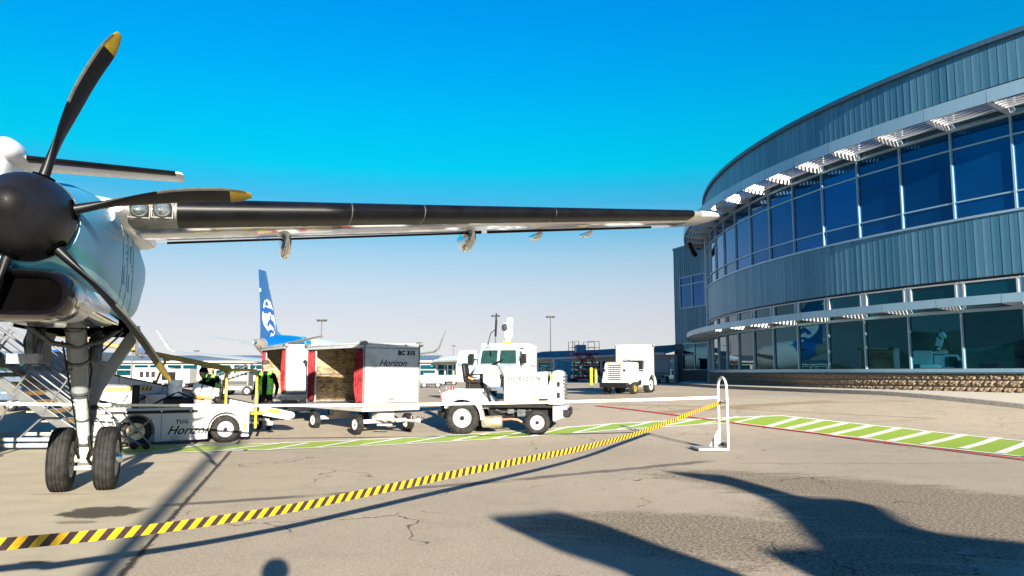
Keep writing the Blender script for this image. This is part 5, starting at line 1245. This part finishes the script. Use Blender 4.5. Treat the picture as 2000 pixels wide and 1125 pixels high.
g=MB(); g.loft([jr(.0,4.12,.20),jr(.1,4.11,.26),jr(.8,4.02,.40,.44),jr(1.5,3.92,.53,.61)],False); tc_=g.build('tail_cone',M('bare_tail_cone',(.42,.38,.34),.3,metal=.5),jt,ang=60)
g=MB(); g.lathe([(.0,.0),(.15,0),(.19,-.02),(.20,.05)],(0,0,4.12),(0,1,0),20,False); g.build('exhaust_ring',chrome,tc_)
fin=[(.55,4.35,1.0),(.20,10.25,1.0)]
zt=10.35; FB=[(1.0,4.5,.30,5.2),(zt*.0+.1,zt,.12,1.9)]
g=MB(); fr=[]
for z,y0,c_,th in ((4.2,1.0,4.9,.34),(5.0,1.05,4.3,.32),(7.5,.75,3.1,.24),(zt,.15,1.75,.14)):
    fr.append([((v*th/.12),y0+(1-u)*c_ if False else y0+c_*(1-u),z+(.0 if z<10 else (u)*.32*0)) for u,v in [(1,0),(.7,.035),(.4,.06),(.15,.045),(.0,0),(.15,-.045),(.4,-.06),(.7,-.035)]])
g.loft(fr); jfin=g.build('tail_fin',bluejet,jt,ang=40)
g=MB(); g.prism([(4.9,4.3),(7.6,4.6),(5.1,5.3),(4.6,6.2)],-.05,.05,'yz'); g.build('dorsal_fin',M('sea_blue_fin',(.01,.22,.50),.25),jt,bevel=.02)
# fin print on the right-hand face, built from flat shapes just proud of the surface
def finpt(c,h):   # c: 0 trailing .. 1 leading, h: 0..1 height
    def L(a,b,t): return a+(b-a)*t
    z=L(4.2,zt,h)
    ks=[(4.2,1.0,4.9,.34),(5.0,1.05,4.3,.32),(7.5,.75,3.1,.24),(zt,.15,1.75,.14)]
    for a,b in zip(ks[:-1],ks[1:]):
        if z<=b[0]+1e-6:
            t=(z-a[0])/(b[0]-a[0]); y0=L(a[1],b[1],t); cc=L(a[2],b[2],t); th=L(a[3],b[3],t); break
    u=1-c if False else 1-c
    prof=[(0,0),(.15,.045),(.4,.06),(.7,.035),(1,0)]; uu=1-c
    # thickness at chord position (u=0 leading)
    for (a,va),(b,vb) in zip(prof[:-1],prof[1:]):
        if a<=uu<=b: vv=va+(vb-va)*(uu-a)/(b-a); break
    return Vector((vv*th/.12+.012,y0+cc*c,z))
def fprint(name,pts,mat):
    bm=bmesh.new(); vs=[bm.verts.new(finpt(*p)) for p in pts]; f=bm.faces.new(vs); bmesh.ops.triangulate(bm,faces=[f]); 
    bmesh.ops.subdivide_edges(bm,edges=bm.edges[:],cuts=1); me=bpy.data.meshes.new(name); bm.to_mesh(me); bm.free(); me.materials.append(mat)
    for p in pts: pass
    o=link(name,me,jfin); so=o.modifiers.new('t','SOLIDIFY'); so.thickness=.02; so.offset=0; return o
pw_=M('print_white',(.78,.80,.82),.4); pb_=M('print_blue',(.006,.09,.36),.3)
fprint('stripe',[(.02,.74),(.98,.80),(.98,.765),(.02,.69)],limep)
# face emblem: pale face patches with blue shadow shapes
fprint('emblem_face',[(.22,.50),(.30,.58),(.50,.61),(.72,.58),(.80,.50),(.84,.42),(.86,.30),(.80,.22),(.72,.15),(.60,.09),(.52,.06),(.46,.13),(.30,.18),(.18,.24),(.12,.32),(.16,.42)],pw_)
def f2(pts):
    o=fprint('emblem_shadow',pts,pb_); o.location.x=.014; return o
f2([(.14,.45),(.22,.485),(.36,.50),(.52,.48),(.52,.43),(.40,.415),(.28,.43),(.18,.40)]); f2([(.56,.48),(.70,.49),(.84,.45),(.82,.40),(.70,.42),(.57,.43)]); f2([(.50,.485),(.58,.49),(.57,.43),(.51,.43)]); f2([(.28,.525),(.34,.57),(.40,.54),(.46,.59),(.50,.54),(.42,.505)])
f2([(.26,.42),(.40,.435),(.46,.41),(.36,.40)]); f2([(.60,.42),(.74,.43),(.76,.40),(.64,.40)])
f2([(.34,.27),(.50,.335),(.70,.31),(.78,.24),(.72,.17),(.64,.16),(.66,.22),(.58,.275),(.46,.27),(.40,.22),(.32,.23)]); f2([(.38,.17),(.52,.19),(.66,.16),(.60,.12),(.50,.14),(.42,.10),(.36,.12)]); f2([(.34,.56),(.42,.58),(.44,.55),(.50,.56),(.48,.52),(.36,.53)])
f2([(.52,.37),(.58,.385),(.60,.35),(.54,.34)])
def jwing(sg,name,mat,y0,c0,x0,z0,y1,c1,x1,z1,th):
    g=MB(); g.loft([[(sg*x,y+(1-u)*c*1.0,z+v*c*th) for u,v in AF[::1]] for x,y,c,z in ((x0,y0,c0,z0),(x1,y1,c1,z1))]); return g.build(name,mat,jt,ang=40)
for sg in (-1,1):
    jwing(sg,'tailplane',alu if False else M('grey_wing_paint',(.42,.42,.42),.3,coat=.3),2.2,2.9,.5,3.85,1.6,1.1,5.15,4.75,.9)
    wg_=jwing(sg,'wing',M('grey_wing_paint'),13.2,5.2,1.2,2.3,12.0,1.7,13.2,3.6,1.0)
    g=MB(); g.loft([[(sg*13.2,12.0+(1-u)*1.7,3.6+v*1.6) for u,v in AF],[(sg*13.75,11.8+(1-u)*1.2,3.95+v*.9) for u,v in AF],[(sg*14.6,11.0+(1-u)*.6,5.75+v*.4) for u,v in AF]]); g.build('winglet',M('grey_wing_paint'),wg_,ang=40)
    g=MB(); g.loft([jr(13.8,1.75,.35),jr(15,1.7,.72),jr(17,1.7,.8),jr(18.6,1.7,.72)]); e_=g.build('engine',white,jt,ang=60); e_.location.x=sg*4.4
    g=MB(); g.tube((sg*2.4,15.5,.45),(sg*2.4,15.5,2.3),.12); g.build('gear_leg',gearp,jt); wheel(jt,(sg*2.2,15.5,.45),.45,.3,axis=(1,0,0),side=1,bolts=0)
g=MB(); g.tube((0,28,.4),(0,28,2.2),.1); g.build('gear_leg',gearp,jt); wheel(jt,(0,28,.35),.35,.25,axis=(1,0,0),side=1,bolts=0)
# ================================================================ MIDDLE DISTANCE EQUIPMENT
def boxy(name,label,cat,px,py,w_,d,h,rz,mats,grp=None,zoff=.35):
    p=G(px,py); t=thing(name,label,cat,p,rz,grp); g=MB(); g.b2((-w_/2,-d/2,zoff),(w_/2,d/2,h)); g.build('body',mats[0],t,bevel=.04)
    g=MB(); g.b2((-w_/2+.1,-d/2+.1,zoff-.14),(w_/2-.1,d/2-.1,zoff-.002)); g.build('chassis',black,t)
    for x in (-w_*.32,w_*.32):
        for s in (-1,1): wheel(t,(x,s*(d/2-.1),.22),.22,.15,side=s,bolts=0)
    return t
b=boxy('service_cart','low white service cart standing right of the lettered baggage cart by the concourse','service cart',842,757,1.7,1.2,1.0,.1,(white,)); 
g=MB(); g.b2((-.6,-.5,1.0),(.5,.5,1.15)); g.build('lid',greyp,b)
b=boxy('service_cart','low white service cart seen just left of the near tractor seat by the concourse','service cart',877,752,1.6,1.2,.95,.0,(white,))
b=boxy('ground_power_unit','white ground power unit box with dark vents far left of the workers','ground power unit',300,756,2.8,1.6,1.6,.15,(white,))
for i in range(4): g=MB(); g.b2((-.9+i*.45,-.815,.8),(-.6+i*.45,-.80,1.3)); g.build('vent',black,b,False)
b=boxy('service_cart','white cart with dark open side between the belt loader rail and the workers','service cart',345,757,2.6,1.5,1.5,.0,(whiteold,))
g=MB(); g.b2((-.9,-.765,.6),(.2,-.752,1.25)); g.build('opening',black,b,False)
b=boxy('service_van','white service van, shade put into its body colour, behind the boarding stairs','van',108,800,3.2,1.9,2.0,.05,(M('shaded_grey_van_paint',(.07,.10,.15),.35,coat=.3),))  # dark body colour stands in for shade falling on the van
g=MB(); g.b2((-1.5,-.965,1.35),(.3,-.952,1.8)); g.build('side_window',carglass,b,False)
b=boxy('covered_cart','flat cart under a dark red tarpaulin left of the service van','cart',5,790,3.0,1.6,1.2,.05,(greyp,))
g=MB(); g.loft([[(-1.4,-.75,1.21),(1.4,-.75,1.21),(1.4,.75,1.21),(-1.4,.75,1.21)],[(-1.2,-.65,1.9),(.9,-.65,1.95),(.9,.65,1.95),(-1.2,.65,1.9)]]); g.build('tarpaulin',M('maroon_tarpaulin',(.13,.01,.025),.8),b,bevel=.1)
b=boxy('covered_cart','cart heaped under a blue tarpaulin behind the landing gear','cart',118,775,3.4,1.6,1.1,.05,(greyp,))
g=MB(); g.loft([[(-1.6,-.75,1.11),(1.6,-.75,1.11),(1.6,.75,1.11),(-1.6,.75,1.11)],[(-1.0,-.5,2.35),(.6,-.5,2.45),(1.1,.5,2.2),(-1.2,.5,2.2)]]); g.build('tarpaulin',M('blue_tarpaulin',(.006,.07,.24),.5),b,bevel=.12)
# far passenger stairs left of the small cart
p=G(455,772); ps=thing('passenger_stairs','distant silver passenger stairs with ladder rails between the worker and the small cart','stairs',p,R_(4)); k=p.y/1500
for s in (-.6,.6):
    g=MB(); g.bar((-45*k,s,22*k),(38*k,s,50*k),.05,.16); g.build('stringer',alu,ps); g=MB(); g.tube((-42*k,s,34*k),(38*k,s,63*k),.03); g.build('handrail',alu,ps)
    for i in range(7): x=-38+i*12; g=MB(); g.tube((x*k,s,(24+i*4)*k),((x+3)*k,s,(36+i*4.1)*k),.02); g.build('baluster',alu,ps)
for i in range(10): x=-42+i*8.5; g=MB(); g.b2((x*k,-.6,(23+i*2.9)*k),((x+5)*k,.6,(24+i*2.9)*k)); g.build('tread',greyp,ps,False)
for x in (-20,30):
    g=MB(); g.b2((x*k,-.5,.2),((x+3)*k,.5,(30 if x<0 else 45)*k)); g.build('support',greyp,ps)
g=MB(); g.b2((-20*k,-.6,.3),(40*k,.6,.5)); g.build('base',white,ps)
for x in (-12,32):
    for s in (-1,1): wheel(ps,(x*k,s*.6,.25),.25,.16,side=s,bolts=0)
# roof truss unit seen above concourse left of the jet
# ================================================================ PEOPLE
def person(label,loc,rz,pose,cat='person',beanie=None,vest=True,trousers=khaki,sc=1.):
    """skin-modifier body; pose: dict of joints (x right of person, y forward, z up)"""
    J=dict(pel=(0,0,.96),sp1=(0,.0,1.12),sp2=(0,.0,1.30),ch=(0,0,1.42),nk=(0,.01,1.53),hd0=(0,.02,1.60),
      hl=(-.10,0,.90),kl=(-.12,.02,.50),al=(-.13,-.02,.09),tl=(-.14,.16,.045),
      hr=(.10,0,.90),kr=(.12,.02,.50),ar=(.13,-.02,.09),tr=(.14,.16,.045),
      sl=(-.19,0,1.44),el=(-.26,-.02,1.16),wl=(-.25,.08,.92),sr=(.19,0,1.44),er=(.26,-.02,1.16),wr=(.25,.08,.92))
    J.update(pose); E=[('pel','sp1'),('sp1','sp2'),('sp2','ch'),('ch','nk'),('nk','hd0'),('pel','hl'),('hl','kl'),('kl','al'),('al','tl'),('pel','hr'),('hr','kr'),('kr','ar'),('ar','tr'),('ch','sl'),('sl','el'),('el','wl'),('ch','sr'),('sr','er'),('er','wr')]
    Rr=dict(pel=.155,sp1=.15,sp2=.165,ch=.155,nk=.062,hd0=.06,hl=.105,kl=.072,al=.05,tl=.042,hr=.105,kr=.072,ar=.05,tr=.042,sl=.078,el=.055,wl=.034,sr=.078,er=.055,wr=.034)
    names=list(J); me=bpy.data.meshes.new('tmp'); me.from_pydata([J[n] for n in names],[(names.index(a),names.index(b)) for a,b in E],[]); ob=bpy.data.objects.new('tmp',me); COL.objects.link(ob)
    m=ob.modifiers.new('s','SKIN'); 
    for i,n in enumerate(names):
        sv=me.skin_vertices[0].data[i]; r=Rr[n]; sv.radius=(r,r*(.78 if n in('pel','sp1','sp2','ch') else 1)); sv.use_root=(n=='pel')
    ob.modifiers.new('b','SUBSURF').levels=2
    dg=bpy.context.evaluated_depsgraph_get(); bm_=bpy.data.meshes.new_from_object(ob.evaluated_get(dg)); bpy.data.objects.remove(ob)
    g=MB(); g.add([v.co.copy() for v in bm_.vertices],[tuple(p.vertices) for p in bm_.polygons]); base=len(g.f)
    # head with face
    hc=Vector(J['hd0'])+Vector((0,.02,.10)); rings=[]
    for j in range(13):
        a=-math.pi/2+math.pi*j/12; z=math.sin(a)*.125; r=math.cos(a); rg=[]
        for k in range(20):
            b=2*math.pi*k/20; x=math.cos(b)*.078*r; y=math.sin(b)*.098*r
            if z<-.03 : x*=.86; y*=.93
            if math.sin(b)>.9 and -.045<z<.025: y+=.022*(1-abs(z+.015)/.045)      # nose
            if .5<math.sin(b)<.95 and .01<z<.04: y-=.010                            # eye sockets
            rg.append(hc+Vector((x,y,z)))
        rings.append(rg)
    g.loft(rings)
    for s in (-1,1): g.lathe([(.0,0),(.03,.0),(.026,.012),(0,.016)],hc+Vector((s*.075,-.005,-.005)),(s,0,0),10,False)
    # hands: palm, four fingers, thumb
    for w_,e_ in (('wl','el'),('wr','er')):
        W=Vector(J[w_]); d=(W-Vector(J[e_])).normalized(); up=Vector((0,0,1)); sd=d.cross(up); sd=sd.normalized() if sd.length>.1 else Vector((1,0,0)); 
        pc=W+d*.055; g.path([W-d*.02,W+d*.03,W+d*.075,W+d*.095],[.026,.036,.040,.030],8)
        for q,ln in enumerate((.065,.078,.072,.055)):
            o=W+d*.09+sd*(-.03+.02*q); bd=(d*.8+Vector((0,0,-.5))).normalized(); g.path([o,o+d*ln*.5,o+d*ln*.5+bd*ln*.5],[.0095,.009,.007],6)
        th_=W+d*.03+sd*.036; g.path([th_,th_+d*.035+sd*.02,th_+d*.065+sd*.018],[.012,.011,.008],6)
    T=thing('person',label,cat,loc,rz)
    T.scale=(sc,sc,sc)
    me=g.mesh('body',[navy,skin,trousers],True,180)
    nkz=J['nk'][2]
    for p in me.polygons:
        c=p.center
        if p.index>=base or (c.z>nkz+.03 and (c-Vector(J['nk'])).length<.16): p.material_index=1
        elif c.z<.93 and min((c-Vector(J['wl'])).length,(c-Vector(J['wr'])).length)>.10 and (abs(c.x)<.22): p.material_index=2
    link('body',me,T)
    # shoes
    for a_,t_ in (('al','tl'),('ar','tr')):
        A_=Vector(J[a_]);B_=Vector(J[t_]); g=MB(); d=(B_-A_); d.z=0; d.normalize(); g.path([A_-d*.06+Vector((0,0,-.03)),A_+Vector((0,0,-.02)),B_+Vector((0,0,.0)),B_+d*.06+Vector((0,0,-.005))],[.045,.058,.05,.03],12); g.build('shoe',black,T,ang=60)
    # hat
    if beanie=='beanie':
        g=MB(); g.lathe([(.105,-.005),(.108,.03),(.10,.075),(.07,.115),(.03,.13),(0,.132)],hc+Vector((0,-.005,.02)),(0,-.12,1),20,False); hh=g.build('beanie',M('black_knit',(.01,.01,.014),.9),T,ang=60); 
    elif beanie:
        g=MB(); g.lathe([(.100,-.0),(.102,.03),(.092,.075),(.06,.10),(.0,.108)],hc+Vector((0,-.005,.03)),(0,-.05,1),20,False); cp=g.build('cap',capm,T,ang=60)
        g=MB(); g.loft([[hc+Vector((-.07,.085,.035)),hc+Vector((.07,.085,.035)),hc+Vector((.07,.085,.043)),hc+Vector((-.07,.085,.043))],[hc+Vector((-.055,.165,.02)),hc+Vector((.055,.165,.02)),hc+Vector((.055,.165,.026)),hc+Vector((-.055,.165,.026))]]); g.build('visor',capm,cp)
        g=MB(); g.lathe([(.09,0),(.094,.03),(.09,.05)],hc+Vector((0,-.012,-.03)),(0,0,1),20,False); hb=g.build('hair',hairm,T,ang=60); 
        # hair only round the back: shift back
        hb.location.y=-.022
        g=MB(); g.box(hc+Vector((0,.095,.018)),(.13,.012,.026)); g.build('sunglasses',black,T,bevel=.004)
    # vest: shell around torso
    if vest:
        def tor(t):   # torso ring params along spine
            ks=[Vector(J['pel'])+Vector((0,0,-.03)),Vector(J['sp1']),Vector(J['sp2']),Vector(J['ch'])+Vector((0,0,.06))]
            i=min(2,int(t*3)); return ks[i].lerp(ks[i+1],t*3-i)
        for s in (-1,1):
            g=MB(); rows=[]
            for j in range(9):
                t=j/8; c=tor(t); hw=.182+.02*math.sin(t*3); hd=.150
                if t>.85: hw*=.86; hd*=.9
                row=[]
                for i in range(11):
                    # from front opening (near centre) round the side to back centre
                    a=R_(90)-s*0; th=R_(68)-R_(158)*i/10 if s>0 else R_(112)+R_(158)*i/10
                    row.append(c+Vector((math.cos(th)*hw,math.sin(th)*hd,0)))
                rows.append(row)
            g.loft(rows,False,False); vv=g.build('vest',hivis,T,ang=80); so=vv.modifiers.new('t','SOLIDIFY'); so.thickness=.012
            # reflective bands
            for t0,t1 in ((.30,.40),):
                g=MB(); rows=[]
                for t in (t0,t1):
                    c=tor(t); rows.append([c+Vector((math.cos(th)*.207,math.sin(th)*.166,0)) for th in [(R_(68)-R_(158)*i/10) if s>0 else (R_(112)+R_(158)*i/10) for i in range(11)]])
                g.loft(rows,False,False); b_=g.build('reflective_band',reflect,vv,ang=80); so=b_.modifiers.new('t','SOLIDIFY'); so.thickness=.004
            # shoulder strap
            g=MB(); ch=Vector(J['ch']); g.loft([[ch+Vector((s*.07,.125,.02)),ch+Vector((s*.155,.115,.02)),ch+Vector((s*.155,.127,.02)),ch+Vector((s*.07,.137,.02))],[ch+Vector((s*.07,.06,.112)),ch+Vector((s*.16,.05,.095)),ch+Vector((s*.16,.055,.107)),ch+Vector((s*.07,.065,.124))],[ch+Vector((s*.07,-.07,.112)),ch+Vector((s*.16,-.06,.095)),ch+Vector((s*.16,-.062,.107)),ch+Vector((s*.07,-.072,.124))],[ch+Vector((s*.07,-.135,.02)),ch+Vector((s*.155,-.125,.02)),ch+Vector((s*.155,-.137,.02)),ch+Vector((s*.07,-.147,.02))]]); g.build('shoulder_strap',hivis,vv,ang=60)
        g=MB(); c=Vector(J['sp1']); g.box(c+Vector((.13,.15,-.02)),(.12,.02,.16)); g.build('yellow_patch',hiviy,T,bevel=.01)
    return T
p=G(517,838); person('man in dark cap and green vest standing beside the conveyor end, looking left',(p.x,p.y,p.z),R_(178),dict(wl=(-.30,.10,.90),el=(-.30,-.03,1.15),er=(.30,-.04,1.17),wr=(.33,.02,.93),hd0=(.02,.03,1.62)),beanie='cap',trousers=M('black_trousers',(.02,.02,.02),.8))
u,v=ray(420,735); D=19.6
person('worker in black beanie and green vest leaning over the conveyor holding a carton',(u*D,D,0),R_(150),dict(sp1=(0,.03,1.12),sp2=(0,.10,1.27),ch=(0,.20,1.36),nk=(0,.29,1.43),hd0=(0,.34,1.48),sl=(-.19,.21,1.38),sr=(.19,.21,1.38),el=(-.33,.34,1.16),er=(.33,.34,1.14),wl=(-.18,.54,1.12),wr=(.20,.56,1.10)),beanie='beanie')
u,v=ray(412,735); D=20.7
person('second worker in grey cap standing just behind the one in the beanie',(u*D,D,0),R_(170),dict(el=(-.28,.0,1.18),wl=(-.22,.25,1.10),er=(.28,.0,1.18),wr=(.22,.25,1.10)),beanie='cap',sc=1.0)
person('photographer standing at the camera whose head shadow falls at the bottom of the photo',(-.02,-.20,0),0,dict(el=(-.34,-.05,1.2),wl=(-.2,.0,1.42),er=(.34,-.05,1.2),wr=(.2,.0,1.42),hd0=(0,.0,1.58)),beanie='beanie',vest=False,sc=1.05)
# ================================================================ THINGS BEHIND THE CAMERA THAT THROW THE SHADOWS
lm=thing('light_mast','tall apron light mast behind the photographer whose thin shadow crosses the lower left','light mast',(3.55,-17.5,0),0,'apron light masts')
g=MB(); g.tube((0,0,0),(0,0,9.6),.16,12,.10); g.build('pole',greyp,lm); g=MB(); g.bar((-.5,0,9.5),(.5,0,9.5),.2,.2); g.build('cross_arm',greyp,lm)
YC=-5.0
def back(px,py):
    q=G(px,py); k=(q.y-YC)/(-SUN.y)
    return (q.x+SUN.x*k, q.z+SUN.z*k)
pa=thing('shadow_cutouts','flat cutouts for an unseen parked aircraft, shaped to throw the lower right shadow','aircraft',(0,YC,0))
polA=[back(955,1015),back(1090,1004),back(1180,1030),back(1290,1072),back(1440,1125),(back(1440,1125)[0]+.3,2.2),(back(1440,1125)[0],.3),(back(1150,1125)[0],2.2),back(1230,1125),back(1090,1078)]
g=MB(); g.prism(polA,0,.25,'xz'); g.build('winglet',acwhite,pa,bevel=.03)  # unseen flat plate added for its shadow, outline traced back along the sun
polB=[back(*q) for q in ((1300,921),(1420,930),(1520,958),(1570,973),(1650,977),(1720,990),(1770,1024),(1830,1044),(1920,1054),(2050,1068),(2300,1085))]
e=polB[-1]; polB+=[(e[0],.4),(back(1500,1125)[0],.4),(back(1500,1125)[0]+.1,back(1500,1125)[1]-.3)]+[back(*q) for q in ((1560,1112),(1490,1078),(1596,1072),(1560,1030),(1525,995),(1490,972),(1420,946))]
g=MB(); g.prism(polB,-.15,.15,'xz'); g.build('shadow_cutout',acwhite,pa,bevel=.02)  # second added plate, also cut to the outline of its cast shadow
